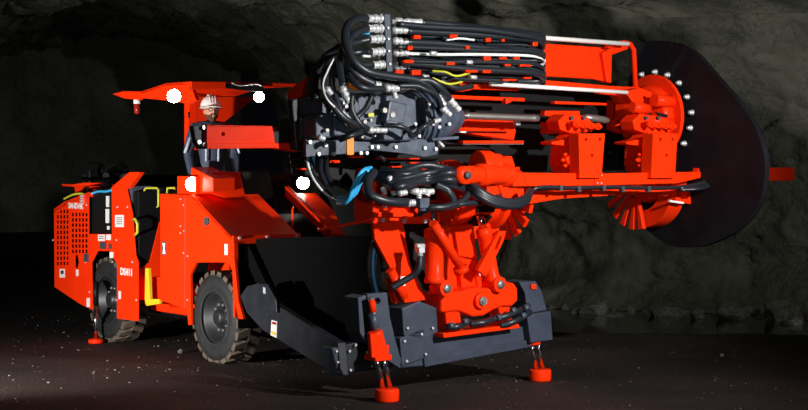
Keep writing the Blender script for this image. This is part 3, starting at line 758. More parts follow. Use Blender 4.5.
m = SU([(670,200),(684,202),(684,204),(670,202)], 3.68, .03); m.build('beam_decal', M['label'], LB)
MB().tube([PU(528,200,3.72), PU(533,190,3.8), PU(545,187,3.82), PU(570,188,3.82), PU(603,187,3.82), PU(640,188,3.82), PU(668,188,3.84), PU(695,185,3.86), PU(710,179,3.86), PU(722,172,3.9), PU(735,167,3.9), PU(738,166,3.88)], .022).build('cable_run', M['hose'], FD)
for k in range(4): MB().tube([PU(680,187+k,3.85), PU(700,185+k*1.2,3.86+.03*k), PU(715,179+k*1.5,3.9), PU(727,172+k,3.9), PU(738,167,3.84)], .02).build('hose', M['hose'], FD)
m = MB()
for x, y in ((560,188),(578,189),(603,188),(622,189),(648,189)): p = PU(x, y, 3.82); m.box(p, .05, .04, .06)
m.build_each('cable_clip', M['ink'], FD)
# clamps
def clamp(x0, x1, x2, x3, yb, dx):
    P_ = lambda x, y: (x + dx, y)
    c = SU([(x0,133.5),(x1,133.5),(x2,yb),(x3,yb)], 3.86, .16, holes=[[(q + (1.3*math.cos(t)), w_ + 1.7*math.sin(t)) for t in [2*PI*i/10 for i in range(10)]] for q, w_ in ((x0+7.5,139.5),(x1-5,139.5),(x0+13.5,155.5))]).build('rod_clamp', M['red'], RIG)
    m = MB(); m.prism([PU(x0+1, 135, 3.69), PU(x1-1, 135, 3.69), PU(x2-1, yb, 3.69), PU(x3+1, yb, 3.69)], U * -.03); m.build('clamp_backing', M['black'], c)
    m = MB(); SU([(x0-12,143),(x0-4,133),(x0+2,133),(x0+2,176),(x0-10,173),(x0-14,165),(x0-13,150)], 3.6, .25, mb=m); SU([(x0-27,142),(x0-12,139),(x0-12,146),(x0-26,144.5)], 3.62, .2, mb=m); m.build('clamp_body', M['red'], c, .01)
    p = PU(x0-13, 160, 3.62); m = MB(); m.cyl(p - U*.02, p + U * .08, .05, seg=16); m.build('clamp_boss', M['red'], c, .005)
    m = MB()
    for k in range(6): a = 2*PI*k/6; q = p + (Vv*math.cos(a) + W*math.sin(a)) * .068; m.cyl(q - U*.02, q + U*.05, .018, seg=6)
    m.build_each('boss_screw', M['red'], c)
    m = MB(); SU([(x0-20,121),(x0-13,114),(x0+8,116),(x0+16,125),(x0+14,132),(x0-8,133),(x0-18,130)], 3.55, .22, mb=m); m.build('clamp_jaw', M['red'], c, .012)
    for k in range(4):
        q = PU(x0 - 8 + 7*k, 124.5 + k*.7, 3.6); m = MB(); m.cyl(q, q + U*.12, .035, seg=14); m.cyl(q + U*.1, q + U*.15, .022, seg=6); m.build('jaw_knob', M['red'], c)
    for k in range(2): q = PU(x0 - 8 + 12*k, 118, 3.56); m = MB(); m.cyl(q, q + U*.04, .02, seg=8); m.build('jaw_screw', M['ink'], c)
    return c
clamp(578.5, 605, 601.5, 579.6, 178, 0)
clamp(653, 677.5, 675, 651, 178, 0)
# rods and rails inside the feed
m = SU([(438,88),(640,92),(646,170),(520,172),(436,166)], 2.62, .1); CR = m.build('feed_shade_backing', M['black'], RIG, .01)  # black plate added behind the feed to stand for its shadowed interior
def strip(pts, u, t=.08, mm='red', nm='cradle_rail'): return SU(pts, u, t).build(nm, M[mm], CR, .006)
strip([(432,94),(525,98),(525,101.5),(432,98)], 3.2)
strip([(455,119),(513,119),(516,131),(514,140),(490,137),(455,131)], 3.05, .2, nm='rod_carrier')
strip([(463,140.5),(524,140.5),(524,143.5),(463,143.5)], 3.15)
strip([(463,143.5),(524,143.5),(524,144.7),(463,144.7)], 3.13, .05, 'steel')
strip([(545,110.5),(580,111),(580,117),(545,116)], 3.1)
strip([(545,122),(566,122),(566,134),(545,134)], 3.1)
strip([(506,98),(512,98),(512,102),(506,104)], 3.25)
strip([(555,101),(607,103),(607,105.5),(555,104)], 3.2)
strip([(440,166),(520,167),(520,171),(440,171)], 2.9)
strip([(612,100),(632,96),(640,120),(622,134),(612,130)], 2.75, .1)
MB().cyl(PU(440,132,3.3), PU(506,132.5,3.3), .012).build('guide_rod', M['rod'], CR)
m = MB(); a, b = PU(461,115.5,3.45), PU(538,118.5,3.45); n = (b-a).length
pr_ = [(0,.02),(.05,.022)]
for k in range(int((n-.1)/.04)): h = .06 + k*.04; pr_ += [(h,.030),(h+.02,.040)]
pr_ += [(n,.034)]
m.lathe(a, b-a, pr_, 16); m.build('drill_rod', M['steel'], RIG)
m = MB(); m.lathe(PU(584,117,3.4), PU(618,122,3.4)-PU(584,117,3.4), [(0,.03),(.1,.04),(.3,.04),(.36,.025)], 16); m.build('drill_rod', M['steel'], RIG)
m = MB(); q = PU(517,122,3.3); m.box(q, .05,.06,.07); m.build('rod_guide', M['reflect'], CR, .006)
m = MB(); p = PU(633,115,3.2)
for k in range(3): m.cyl(p + Vv*.03*k, p + Vv*.03*k + W*.1, .008)
m.build('spring', M['ygold'], CR)
# upper frame
TF = SU([(540,43),(608,47),(602,52.5),(607,82),(593,79),(540,76)], 3.0, .05).build('upper_panel', M['red'], RIG, .01)
m = SU([(602.5,52.5),(611,48),(627,44.5),(630,46),(628,49),(612,55),(611.5,83),(607,82)], 3.06, .12); m.build('panel_rim', M['red'], TF, .008)
m = SU([(460,79),(540,79.5),(612,86),(640,87),(640,92),(600,90.5),(540,86),(460,84)], 3.1, .12); m.build('lower_rim', M['red'], TF, .008)
m = SU([(596,86),(622,90),(622,96),(600,94)], 3.12, .1); m.build('rim_foot', M['red'], TF, .008)
MB().tube([PU(606,46,3.1), PU(624,42.5,3.1), PU(630,44,3.1), PU(633.5,49.5,3.1), PU(635.5,87,3.1)], .03, smooth=False).build('guard_loop', M['red'], TF, 0)
MB().cyl(PU(392,27,3.2), PU(628,44,3.2), .026).build('white_rail', M['white'], TF)
MB().cyl(PU(490,84,3.5), PU(627,92.5,3.5), .022).build('white_rail', M['white'], TF)
m = SU([(488,72),(493,72),(493,84),(519,87),(519,91),(468,89),(468,84),(488,84)], 3.35, .06); m.build('rail_bracket', M['red'], TF, .006)
m = SU([(460,80),(470,78),(472,90),(460,92)], 3.36, .08); m.build('rail_bracket', M['red'], TF, .006)
m = SU([(400,26),(470,30),(540,36),(540,86),(400,84)], 2.7, .05); m.build('hose_tray', M['red'], TF)
m = SU([(400,22),(540,35),(540,46),(530,56),(520,60),(430,58),(430,82),(400,82)], 2.9, .05); m.build('tray_lining', M['black'], TF)
# carousel ring and black disc
rc_ = PU(648, 150, 3.12); v0 = loc(rc_)[1]
def ringprism(m, c, axis, r0, r1, a0, a1, t, n=30):
    A = U; B_ = W; pts = []
    for k in range(n+1): a = a0 + (a1-a0)*k/n; pts.append(c + (A*math.cos(a)+B_*math.sin(a))*r1)
    for k in range(n, -1, -1): a = a0 + (a1-a0)*k/n; pts.append(c + (A*math.cos(a)+B_*math.sin(a))*r0)
    m.prism(pts, axis * t); return m
R1 = .485
ru = PU(651, 117, 3.12); ru = PV(651, 117, v0)
m = ringprism(MB(), ru, Vv, .30, R1, -PI, PI - .001, .05, 60); CA = m.build('carousel_ring', M['red'], RIG, .005)
m = MB(); m.lathe(ru - Vv*.12, Vv, [(0,.1),(0,.33),(.05,.36),(.13,.36)], 40); m.build('ring_hub', M['red'], CA, .008)
# the lower wheel with its fan of fingers
rl = PV(648, 184, v0)
m = ringprism(MB(), rl - Vv*.1, Vv, .30, .50, -1.55, .2, .22, 24); CL = m.build('carousel_wheel', M['red'], RIG, .006)
m = MB(); m.lathe(rl - Vv*.1, Vv, [(0,.05),(0,.2),(.14,.22)], 32); m.build('wheel_hub', M['red'], CL, .008)
for k in range(6):
    a = -2.95 + k * .31; rad = U*math.cos(a) + W*math.sin(a); tan = -U*math.sin(a) + W*math.cos(a)
    m = MB(); m.hexa([rl - Vv*.2 + rad*r_ + tan*(t_*w_) + Vv*z_ for z_ in (0,.05) for r_, t_, w_ in ((.17,-1,.008),(.52,-1,.040),(.52,1,.040),(.17,1,.008))]); m.build('finger', M['red'], CL, .004)
m = MB()
for (x, y, w_, r_) in ((664,101,20,.07),(660,122,22,.06),(652,128,12,.05),(640,108,16,.06)):
    m.cyl(PU(x-w_/2,y-1,3.5), PU(x+w_/2,y+1,3.5), r_, seg=20)
m.build_each('ring_cylinder', M['red'], CA)
m = MB(); SU([(625,92),(640,88),(668,98),(684,106),(684,112),(650,112),(632,120),(634,104)], 3.3, .3, mb=m, holes=[[(643,96),(646,96),(645,100),(643,99)]]); m.build('ring_housing', M['red'], CA)
m = MB(); SU([(636,124),(654,118),(690,118),(688,132),(664,134),(650,140),(638,138)], 3.2, .25, mb=m); SU([(640,138),(654,136),(654,176),(640,170)], 3.2, .25, mb=m); m.build('ring_housing', M['red'], CA, .01)
m = MB(); SU([(656,112),(684,118),(686,124),(662,119)], 3.52, .02, mb=m); SU([(646,111),(650,110),(652,115),(647,114)], 3.33, .02, mb=m); SU([(660,92),(676,98),(672,100),(657,96)], 3.32, .02, mb=m); m.build_each('ring_opening', M['black'], CA)
for k in range(5):
    q = PU(645 + 4.2*k, 131 + .5*k, 3.5); m = MB(); m.cyl(q, q+U*.07, .03, seg=10); m.build('ring_knob', M['red'], CA)
disc_px = [(628,70),(630,50),(640,43),(655,40.5),(668,41.5),(682,45),(698,55),(712,71),(728,89),(744,108),(757,130),(764,152),(765.5,172),(762,196),(752,216),(738,230),(720,240),(703,246),(688,247.5),(672,246),(655,237),(640,222),(632,200),(628,150)]
vd = v0 + .16
outl = smooth_path([PV(x, y, vd) for x, y in disc_px + disc_px[:1]], 4)[:-1]
m = MB(); m.prism(outl, Vv * .07); DI = m.build('carousel_plate', M['disc'], RIG, .008)
m = MB()
for x, y in ((643,74.5),(656,72),(668.5,75),(680,83),(688,97),(692.5,112.5),(691,128),(685,143.5)):
    p = PV(x, y, vd); m.lathe(p, -Vv, [(0,.032),(.02,.032),(.02,.022),(.05,.022),(.06,.015)], 12)
m.build_each('plate_bolt', M['chrome'], DI)
q1 = loc(PU(795,167.5,3.0)); q2 = loc(PU(796,180.5,3.0)); m = MB(); m.lbox(2.87, 3.0, vd + .07, q1[1], q2[2], q1[2]); m.build('locating_pin', M['red'], DI, .01)
# ---------------------------------------------------------------- rock drill
D = SU([(306,138),(350,141),(400,143),(404,139),(433,139),(440,146),(437,155),(425,157),(400,153),(372,150),(345,154),(306,157)], 3.62, .05).build('rock_drill', M['drill'], RIG, .006)
bolts([(309,142),(325,145),(333,154),(348,153),(371,147),(377,147),(395,147),(424,148),(435,149),(318,154),(360,153),(366,153)], 3.625, D, .02, .025)
def b(pts, u, t, mm='drill', nm='drill_casing', bev=.018): return SU(pts, u, t).build(nm, M[mm], D, bev, seg=3)
b([(322,100),(336,92),(352,94),(360,104),(362,138),(322,137)], 3.68, .45)
b([(334,112),(350,112),(356,120),(356,136),(334,136)], 3.80, .2)
b([(358,98),(372,92),(384,98),(384,140),(362,140)], 3.64, .4)
b([(386,96),(410,92),(416,96),(418,140),(388,142)], 3.72, .45)
b([(390,100),(408,104),(404,124),(386,122)], 3.78, .12)
b([(384,126),(402,124),(404,140),(384,141)], 3.80, .2)
b([(316,118),(326,112),(332,118),(332,138),(316,138)], 3.74, .3)
b([(300,118),(316,112),(318,140),(300,140)], 3.5, .4, mm='shaded_slate', nm='drill_side')  # dark colour stands for shade at the drill's left end
# round nose housing along the feed
a = PU(410,119,3.42); e_ = PU(462,117,3.42); n = (e_-a).length
m = MB(); m.lathe(a, e_-a, [(0,.20),(0,.275),(.06,.285),(.08,.265),(.22,.265),(.34,.245),(n*.82,.17),(n*.93,.10),(n,.06)], 40); m.build('nose_casing', M['drill'], D, .004)
m = MB()
for x in (412,418,424): m.lathe(PU(x,119,3.42), e_-a, [(0,.28),(.0,.295),(.022,.295),(.022,.28)], 40)
m.build('casing_ribs', M['drill'], D)
bolts([(414,98),(414,124),(432,124),(438,127),(428,104),(444,108),(448,124),(418,136)], 3.69, D, .018, .03)
m = SU([(432,138),(459,136),(459,139),(433,141)], 3.7, .2); m.build('skid', M['drill'], D, .006)
m = MB(); p = PU(437,142,3.66); m.cyl(PU(438,141,3.66), PU(444,147,3.7), .016, seg=8); m.build('grease_nipple', M['chrome'], D)
# ports with zinc fittings
def fitting(x, y, dx, dy, r=.034, ln=1.0, u=3.9, nm='hose_fitting', par=None):
    A_ = PU(x, y, u); B_ = PU(x+dx, y+dy, u); d = B_-A_; n = d.length
    m = MB(); m.lathe(A_, d, [(0,r*.75),(n*.12,r*.75),(n*.13,r*1.15),(n*.33,r*1.15),(n*.34,r*.8),(n*.45,r*.8),(n*.46,r*1.05),(n*.62,r*1.05),(n*.63,r*.9),(n*.9,r*.9),(n*.91,r),(n,r)], 12)
    return m.build(nm, M['chrome'], par or D)
for f in ((341,86,8,16,.036),(339,112,12,9,.034),(326,88,5,6,.03),(362,129.5,-4,-2,.03),(366,130,20,.5,.028),(386,124.5,10,.3,.028),(384,88,14,.5,.034),(398,86.5,17,.4,.026),(436,94,8,11,.034),(441,107,9,8,.03),(448,98,11,12,.034),(433,122,7,-2,.024),(410,134,2,3,.03),(374,84.5,6,.2,.03),(318,137,6,2,.03),(396,99,-2,-7,.026),(350,122,-4,-3,.028),(365,128,-8,-4,.022)): fitting(*f[:4], r=f[4], u=3.92)
m = SU([(347,136),(354,136),(354,155),(347,155)], 3.84, .02); m.build('orange_tag', M['orange'], D, .004)
m = SU([(350,82),(358,83),(364,89),(356,91),(350,87)], 3.9, .05); m.build('orange_bracket', M['orange'], D, .006)
m = SU([(368.5,113),(374,113),(374,116.5),(368.5,116.5)], 3.7, .01); m.build('yellow_tag', M['yellow'], D)
m = MB()
rr = random.Random(3)
for k in range(16):
    x = rr.uniform(322, 410); y = rr.uniform(96, 140); q = PU(x, y, rr.uniform(3.66, 3.8)); m.cyl(q - U*.03, q + U*.03, rr.choice((.014,.02,.028)), seg=6)
m.build_each('cap_screw', M['steel'], D)
# dark frame behind and left of the drill
m = SV([(286,92),(296,84),(312,74),(312,90),(302,100),(301,138),(305,152),(290,152)], loc(PU(296,120,3.0))[1], .05); BK = m.build('drill_bracket', M['red'], D, .01)
m = SU([(300,92),(330,70),(400,70),(440,88),(440,160),(302,160)], 3.0, .25); m.build('drill_sled', M['black'], D, .02)
m = SU([(302,157),(436,160),(440,200),(378,200),(340,182),(305,176)], 2.9, .25); m.build('sled_base', M['black'], D, .02)
m = MB()
for x, y, w_, h_ in ((380,158,40,1.4),(352,156,12,2),(392,166,10,1.6),(410,162,14,1.6),(300,168,10,2),(330,160,10,3),(421,168,6,3)): SU(rect(x,y,x+w_,y+h_), 3.2, .08, mb=m)
m.build_each('sled_rail', M['red'], D, .004)
m = MB(); SU([(292,100),(300,98),(300,140),(310,152),(296,150)], 3.45, .1, mb=m); m.build('bracket_arm', M['shaded_slate'], D, .01)

# ---------------------------------------------------------------- hoses
HM = SU([(384.5,14),(390.5,14),(393,74),(387.5,77)], 3.62, .1).build('hose_manifold', M['steel_blue'], RIG, .006)
bolts([(387.5,28),(388,39),(388.5,51),(389.5,64)], 3.625, HM, .012, .015)
ys = [(18.5,21.5), (28.5,30), (39,41), (51.5,52.5), (64.5,66)]
for i, (yl, yr) in enumerate(ys):
    fitting(385+i*.6, yl, -19 + i, .0 + .2*i, .042, u=3.56, par=HM); fitting(391+i*.5, yr, 15 if i else 30, .6, .036, u=3.56, par=HM)
MB().tube([PU(371,56,3.4), PU(378,56.5,3.4)], .03, smooth=False).build('hose_fitting', M['chrome'], HM)
def hose(pts, r=.036, mm='hose', par=None, nm='hose'): return MB().tube([PU(x, y, u) for x, y, u in pts], r, seg=10).build(nm, M[mm], par or RIG)
# left side: out of the manifold and round to the drill
hose([(367,18.5,3.56),(357,19,3.6),(348,25,3.7),(345,40,3.8),(352,58,3.9),(366,71,3.95),(388,76,3.95),(412,79,3.95),(425,84,3.95),(436,94,3.92)], .042)
hose([(368,28.5,3.56),(358,32,3.6),(350,38,3.7),(346,50,3.8),(350,66,3.85),(360,77,3.9),(374,84,3.92)], .038)
hose([(369,39.3,3.56),(358,42,3.55),(345,46,3.6),(340,60,3.75),(341,76,3.85),(343,86,3.92)], .036)
hose([(370,52,3.56),(360,52,3.5),(350,54,3.5),(342,58,3.6),(334,70,3.7),(332,86,3.8),(337,102,3.88),(341,113,3.92)], .034)
hose([(371,65,3.56),(358,66,3.6),(350,72,3.8),(352,80,3.9),(364,88,3.98),(384,89,3.94)], .033)
hose([(398,86,3.93),(416,86,3.95),(426,90,3.96),(436,95,3.95),(442,107,3.93)], .028)
hose([(416,80,3.95),(430,81,3.97),(440,88,3.98),(449,98,3.93)], .038)
hose([(330,62,3.7),(325,74,3.75),(325,90,3.85),(333,106,3.95),(345,119,3.98),(360,127,3.95)], .036)
hose([(334,58,3.72),(328,70,3.8),(323,84,3.88),(327,99,3.96),(340,112,3.99)], .010, 'hosew')
hose([(345,48,3.4),(332,54,3.3),(322,62,3.3),(316,80,3.4),(316,100,3.5)], .03)
hose([(350,42,3.3),(335,48,3.2),(322,58,3.2),(312,74,3.3),(308,100,3.4)], .02)
hose([(358,34,3.45),(364,33,3.5),(369,33.5,3.5)], .015, 'hoseb')
hose([(362,56,3.62),(370,56.5,3.6)], .014, 'hosew') 
hose([(418,131,3.95),(425,126,3.98),(433,121,3.95)], .024)
hose([(386,125,3.93),(398,126,4.0),(408,130,4.0),(412,136,3.95),(420,131,4.0)], .026)
hose([(340,140,3.9),(350,136,4.0),(362,132,3.96)], .026)
hose([(352,95,3.95),(352,110,3.95),(360,124,3.98),(368,129,3.95)], .028)
hose([(372,96,3.9),(366,108,3.92),(358,116,3.94),(352,120,3.92)], .028)
# the sheaf of hoses running out along the feed and looping back
rh = random.Random(9)
tops = [(421,22.5),(406,31),(406,42),(405,67)]
for i, (x0, y0) in enumerate(tops):
    u0_ = 3.56
    ye = (33.5, 38, 52, 68)[i]
    hose([(x0,y0,u0_),(440,y0+1.5,u0_),(480,y0+ (ye-y0)*.55,u0_+.02),(520,ye,u0_+.03),(538,ye+2.5,3.6),(542,ye+8,3.5),(534,ye+12,3.4),(500,ye+11,3.35),(450,ye+9,3.3),(400,ye+7,3.25)], .034 if i != 1 else .038)
hose([(405,53.5,3.58),(440,54.5,3.62),(480,54.5,3.66),(525,55.5,3.66),(541,58,3.62),(544,62,3.55),(536,66,3.5),(500,66,3.45),(440,68,3.4)], .016, 'hosew')
for (y0, ym, ye, r, u_) in ((20,27,32,.036,3.5),(24,29.5,35.5,.04,3.62),(29,35,39,.036,3.45),(36,40,41,.03,3.5),(45,49,49,.036,3.55),(47,50,51,.03,3.68),(49,58,60,.03,3.4),(60,66,68,.04,3.6),(63,70,72,.04,3.66),(69,75,76,.036,3.5),(61,62,63,.026,3.7)):
    x0 = rh.uniform(396, 412)
    hose([(x0,y0,u_),(430,y0+(ym-y0)*.4+rh.uniform(-1,1),u_),(480,ym,u_+.02),(524,ye,u_+.03),(540,ye+3,u_),(543,ye+7,u_-.08),(530,ye+9.5,u_-.15),(490,ye+8,u_-.2),(440,ye+6,u_-.2)], r * .78)
hose([(432,71,3.62),(445,72,3.7),(456,76,3.72),(470,73,3.66)], .012, 'yellow', nm='cable')
hose([(432,78,3.72),(442,82,3.76),(450,84,3.76),(462,82,3.66)], .012, 'yellow', nm='cable')
hose([(446,40,3.64),(460,38.5,3.68),(474,40,3.64)], .012, 'hosew', nm='cable')
hose([(370,150,3.3),(385,160,3.5)], .02)
hose([(440,80,3.68),(456,88,3.7),(472,86,3.66)], .03)
m = MB()
for x, y, w_, h_ in ((450,34.5,8,3.5),(486,38,5,4),(502,39,3,2.5),(533,42,5,4),(466,46,4,3),(447,62,8,3),(484,56.5,7,4),(500,57,7,2.5),(514,57,6,2.5),(505,64,6,2),(520,64,12,2.5),(503,79,14,1.8),(524,77,8,1.8),(466,70,12,2.5),(483,70,8,3),(414,35,7,4),(408,46,5,4),(404,60,10,3),(396,70,8,6),(412,70,9,5)): SU(rect(x,y,x+w_,y+h_), 3.74, .05, mb=m)
m.build_each('hose_clamp', M['red'], RIG, .006)
m = MB()
for x, y in ((422,76.5),(470,77),(466,62),(430,53)): m.cyl(PU(x,y,3.75), PU(x+6,y+.4,3.75), .022, seg=8)
m.build_each('hose_coupling', M['chrome'], RIG)
# lower sheaf over the swivel
for k in range(12):
    y0 = 169 + 1.6*k; y1 = 171 + 1.4*((k*5) % 12)
    hose([(380+rh.uniform(-3,6),y0,3.5),(398,y0+2+rh.uniform(-2,2),3.7+.02*k),(425,(y0+y1)/2-3+rh.uniform(-2.5,2.5),3.82),(450,y1-1,3.86+.01*k),(466,y1+4,3.84),(478,y1+12 if k % 2 else y1+4,3.8)], rh.choice((.03,.036,.04)))
for k in range(3): hose([(470,182+k*2,3.9),(478,190+k*2.2,4.0),(492,198+k*2.5,4.05),(512,202+k*2,4.05),(525,198+k*2,4.0),(530,191+k,3.9)], .04)
for k in range(3): hose([(436,184+k,3.9),(448,190+k,3.95),(454,200+k*2,3.95),(448,206+k,3.95),(430,209+k*.5,3.8)], .03)
hose([(470,192,3.9),(462,201,3.96),(445,207,4.0),(430,208,3.95),(420,214,3.8)], .035)
hose([(374,172,3.7),(368,182,3.8),(370,194,3.9),(382,200,3.95),(398,202.5,3.95),(410,202.5,3.9)], .045)
hose([(500,196,3.7),(484,202,3.9),(462,204,3.98),(440,210,3.9)], .03)
fitting(406,203,8,0,.036,u=3.92,par=SW); fitting(411,191.5,22,0,.03,u=3.9,par=SW); fitting(398,193.5,8,-1,.03,u=3.9,par=SW); fitting(419,192,0,7,.028,u=3.9,par=SW); fitting(429,192,-2,4,.026,u=3.9,par=SW)
m = MB(); m.box(PU(421.5,203,3.9), .12, .12, .1); m.cyl(PU(421.5,198,3.9), PU(422,211,3.9), .045, seg=12); m.build('valve', M['drill'], SW, .01)
for k in range(3): hose([(338,204-k*3,3.2),(344+k*2,203.5-k*3,3.42),(349+k*3,199-k*2.5,3.5),(353+k*3.2,188-k*1.5,3.55),(358+k*3,177-k*.5,3.6),(364+k*2.5,170,3.6),(371,168+k,3.5)], .021, 'hoseb')
for k in range(2): hose([(308+k*3,155,3.1),(308+k*3,165,3.4),(314+k*3,180,3.3),(326+k*4,194,3.2),(340,200,3.1)], .014, 'hosew' if k == 0 else 'hose')
hose([(313,156,3.2),(316,164,3.2),(318,172,3.2)], .022, 'hoseb')
for k in range(2): hose([(321+k*6,155,3.4),(320+k*6,170,3.3),(326+k*6,185,3.2)], .03)
for (x, y) in ((389,176),(394,181),(383,187),(392,188)): fitting(x, y, 2, 7, .026, u=3.75, par=SW)

# ---------------------------------------------------------------- tail beam in front of the operator
TB = SU([(207,125),(272,126),(274,134),(275,146),(207,148)], 3.42, .05, holes=[[(223.3+1.9*math.cos(t), 134+2.3*math.sin(t)) for t in [2*PI*i/14 for i in range(14)]]]).build('tail_beam', M['red'], RIG)
m = MB(); SU([(207,143),(275,143),(276,148),(207,149)], 3.44, .22, mb=m); SU([(207,125),(272,126),(272,127.5),(207,127)], 3.42, .2, mb=m); m.build('tail_flange', M['red'], TB, .005)
m = SU([(208,126),(274,127),(274,146),(208,147)], 3.24, .03); m.build('tail_web', M['ink'], TB)
m = SV([(268,128),(302,126),(304,150),(268,145)], loc(PU(288,137,3.2))[1], .05); m.build('tail_joint', M['red'], TB, .01)
m = SU([(268,131),(312,131),(312,144),(268,145)], 3.3, .12); m.build('tail_slide', M['black'], TB, .01)
m = MB(); a = PU(197,133,3.3); m.cyl(a, a + (PU(207,133,3.3)-a), .055, seg=20); m.build('pin', M['rod'], TB)
m = SU([(193,126),(207,124),(207,149),(201,149),(196,143)], 3.36, .08); m.build('tail_clevis', M['ink'], TB, .01)
bolts([(203,127.5),(203.5,145),(198,142)], 3.37, TB, .022, .03)
m = MB(); SU([(273,142),(305,140),(305,150),(296,152),(273,148)], 3.3, .15, mb=m); m.build('tail_foot', M['red'], TB, .01)

# ---------------------------------------------------------------- operator
base = PU(211, 150, -1.0); bl = loc(base)
top = PU(211, 96.5, -1.0); zt = top.z
face = (CAM + Vector((3.5, 0, -1)) - top).normalized(); face = Vector((face.x, face.y, 0)).normalized(); side = Vector((-face.y, face.x, 0)) * -1   # side: towards picture left is -side? resolved below
side = face.cross(W)       # to the figure's right hand (picture left)
def at(f, s, z): return Vector((top.x, top.y, 0)) + face * f + side * s + W * z
zf = zt - 1.84
OPR = empty('person', at(0, 0, zf), 'bearded person in navy work jacket and white hard hat standing at the rig controls', 'person')
def skin_body(name, verts, edges, radii, root, mat_, parent, sub=2):
    me = bpy.data.meshes.new(name); bl_ = world_loc(parent)
    me.from_pydata([v - bl_ for v in verts], edges, []); o = bpy.data.objects.new(name, me); COL.objects.link(o); o.parent = parent; WL[o.name] = bl_.copy()
    sk = o.modifiers.new('skin', 'SKIN'); sk.use_smooth_shade = True
    for i, r in enumerate(radii):
        d = me.skin_vertices[0].data[i]; d.radius = (r, r) if not isinstance(r, tuple) else r; d.use_root = (i == root)
    s = o.modifiers.new('subdivision', 'SUBSURF'); s.levels = sub; s.render_levels = sub
    me.materials.append(mat_); return o
h = zf
ver = [at(0,0,h+.92), at(0,0,h+1.08), at(.0,0,h+1.28), at(0,0,h+1.48), at(.0,0,h+1.55),
       at(0,.20,h+1.455), at(.03,.29,h+1.16), at(.17,.26,h+.90), at(.25,.24,h+.84),
       at(0,-.20,h+1.455), at(.03,-.28,h+1.16), at(.17,-.25,h+.90), at(.25,-.22,h+.84),
       at(0,.10,h+.85), at(.02,.12,h+.48), at(-.02,.13,h+.1), at(.12,.14,h+.05),
       at(0,-.10,h+.85), at(.02,-.12,h+.48), at(-.02,-.13,h+.1), at(.12,-.14,h+.05)]
ed = [(0,1),(1,2),(2,3),(3,4),(3,5),(5,6),(6,7),(7,8),(3,9),(9,10),(10,11),(11,12),(0,13),(13,14),(14,15),(15,16),(0,17),(17,18),(18,19),(19,20)]
rad = [.16,.16,.18,.12,.07,.085,.065,.05,.045,.085,.065,.05,.045,.10,.075,.06,.05,.10,.075,.06,.05]
body = skin_body('work_clothes', ver, ed, rad, 0, M['cloth'], OPR)
# reflective tape on the jacket
m = MB()
for s_ in (.09, -.06): m.tube([at(.165,s_,h+1.40), at(.19,s_,h+1.25), at(.18,s_,h+1.05)], .012)
m.tube([at(.03,.245,h+1.38), at(.10,.30,h+1.25), at(.10,.335,h+1.15)], .02)
m.tube([at(-.02,-.25,h+1.38), at(.09,-.30,h+1.25), at(.10,-.33,h+1.15)], .014)
m.build_each('reflective_tape', M['reflect'], body)
m = MB(); m.tube([at(.06,.07,h+1.49), at(.1,0,h+1.47), at(.06,-.07,h+1.49), at(-.05,-.08,h+1.5), at(-.08,0,h+1.52), at(-.05,.08,h+1.5), at(.06,.07,h+1.49)], .028); m.build('collar', M['cloth'], body)
# head: one continuous skinned surface shaped by displacing a sphere
def head():
    bm = bmesh.new(); bmesh.ops.create_icosphere(bm, subdivisions=5, radius=1)
    for v in bm.verts:
        x, y, z = v.co      # x forward, y left/right, z up
        X, Y, Z = x * .098, y * .077, z * .118
        if z < 0: k = min(1, -z); Y *= 1 - .28 * k * k; X *= 1 - .10 * k * k; X += .014 * k
        if x > 0: X *= 1 - .10 * (1 - abs(y)) * max(0, z)
        def bump(cx, cy, cz, r, a, ax=1):
            d2 = ((y - cy) ** 2 + (z - cz) ** 2) / r ** 2
            return a * math.exp(-d2) if x * ax > 0 else 0
        X += bump(0, 0, -.12, .13, .022) + bump(0, 0, .02, .09, .010)      # nose
        X += bump(0, 0, .27, .45, .004)                                     # brow
        for s in (-1, 1): X -= bump(0, s * .36, .10, .17, .012); X += bump(0, s * .36, .10, .08, .006)   # sockets and eyeballs
        X += bump(0, 0, -.42, .16, .006) - bump(0, 0, -.455, .05, .006); X += bump(0, 0, -.78, .25, .010)
        v.co = (X, Y, Z)
    me = bpy.data.meshes.new('head'); bmm = bm
    hc = at(.012, 0, zt - .175); HS = 1.1
    t = math.radians(0)
    f2 = (face * math.cos(.1) - side * math.sin(.1)); s2 = f2.cross(W)
    for v in bmm.verts:
        c = v.co.copy(); c = c * HS; v.co = hc + f2 * c.x + s2 * c.y + W * c.z - world_loc(OPR)
    for f_ in bmm.faces: f_.smooth = True
    bmm.to_mesh(me); bmm.free(); me.materials.append(M['skin'])
    o = bpy.data.objects.new('head', me); COL.objects.link(o); o.parent = OPR; WL[o.name] = world_loc(OPR).copy(); return o, hc, f2, s2
HD, hc, f2, s2 = head()
def hp(x, y, z): return hc + (f2 * x + s2 * y + W * z) * 1.1
MB().cyl(hp(-.015,0,-.20), hp(-.01,0,-.06), .058, .052, 20).build('neck', M['skin'], HD)
m = MB()
for s in (-1, 1): m.ball(hp(-.002, s*.078, -.012), .026, 2, (.5,.4,1))
m.build('ears', M['skin'], HD)
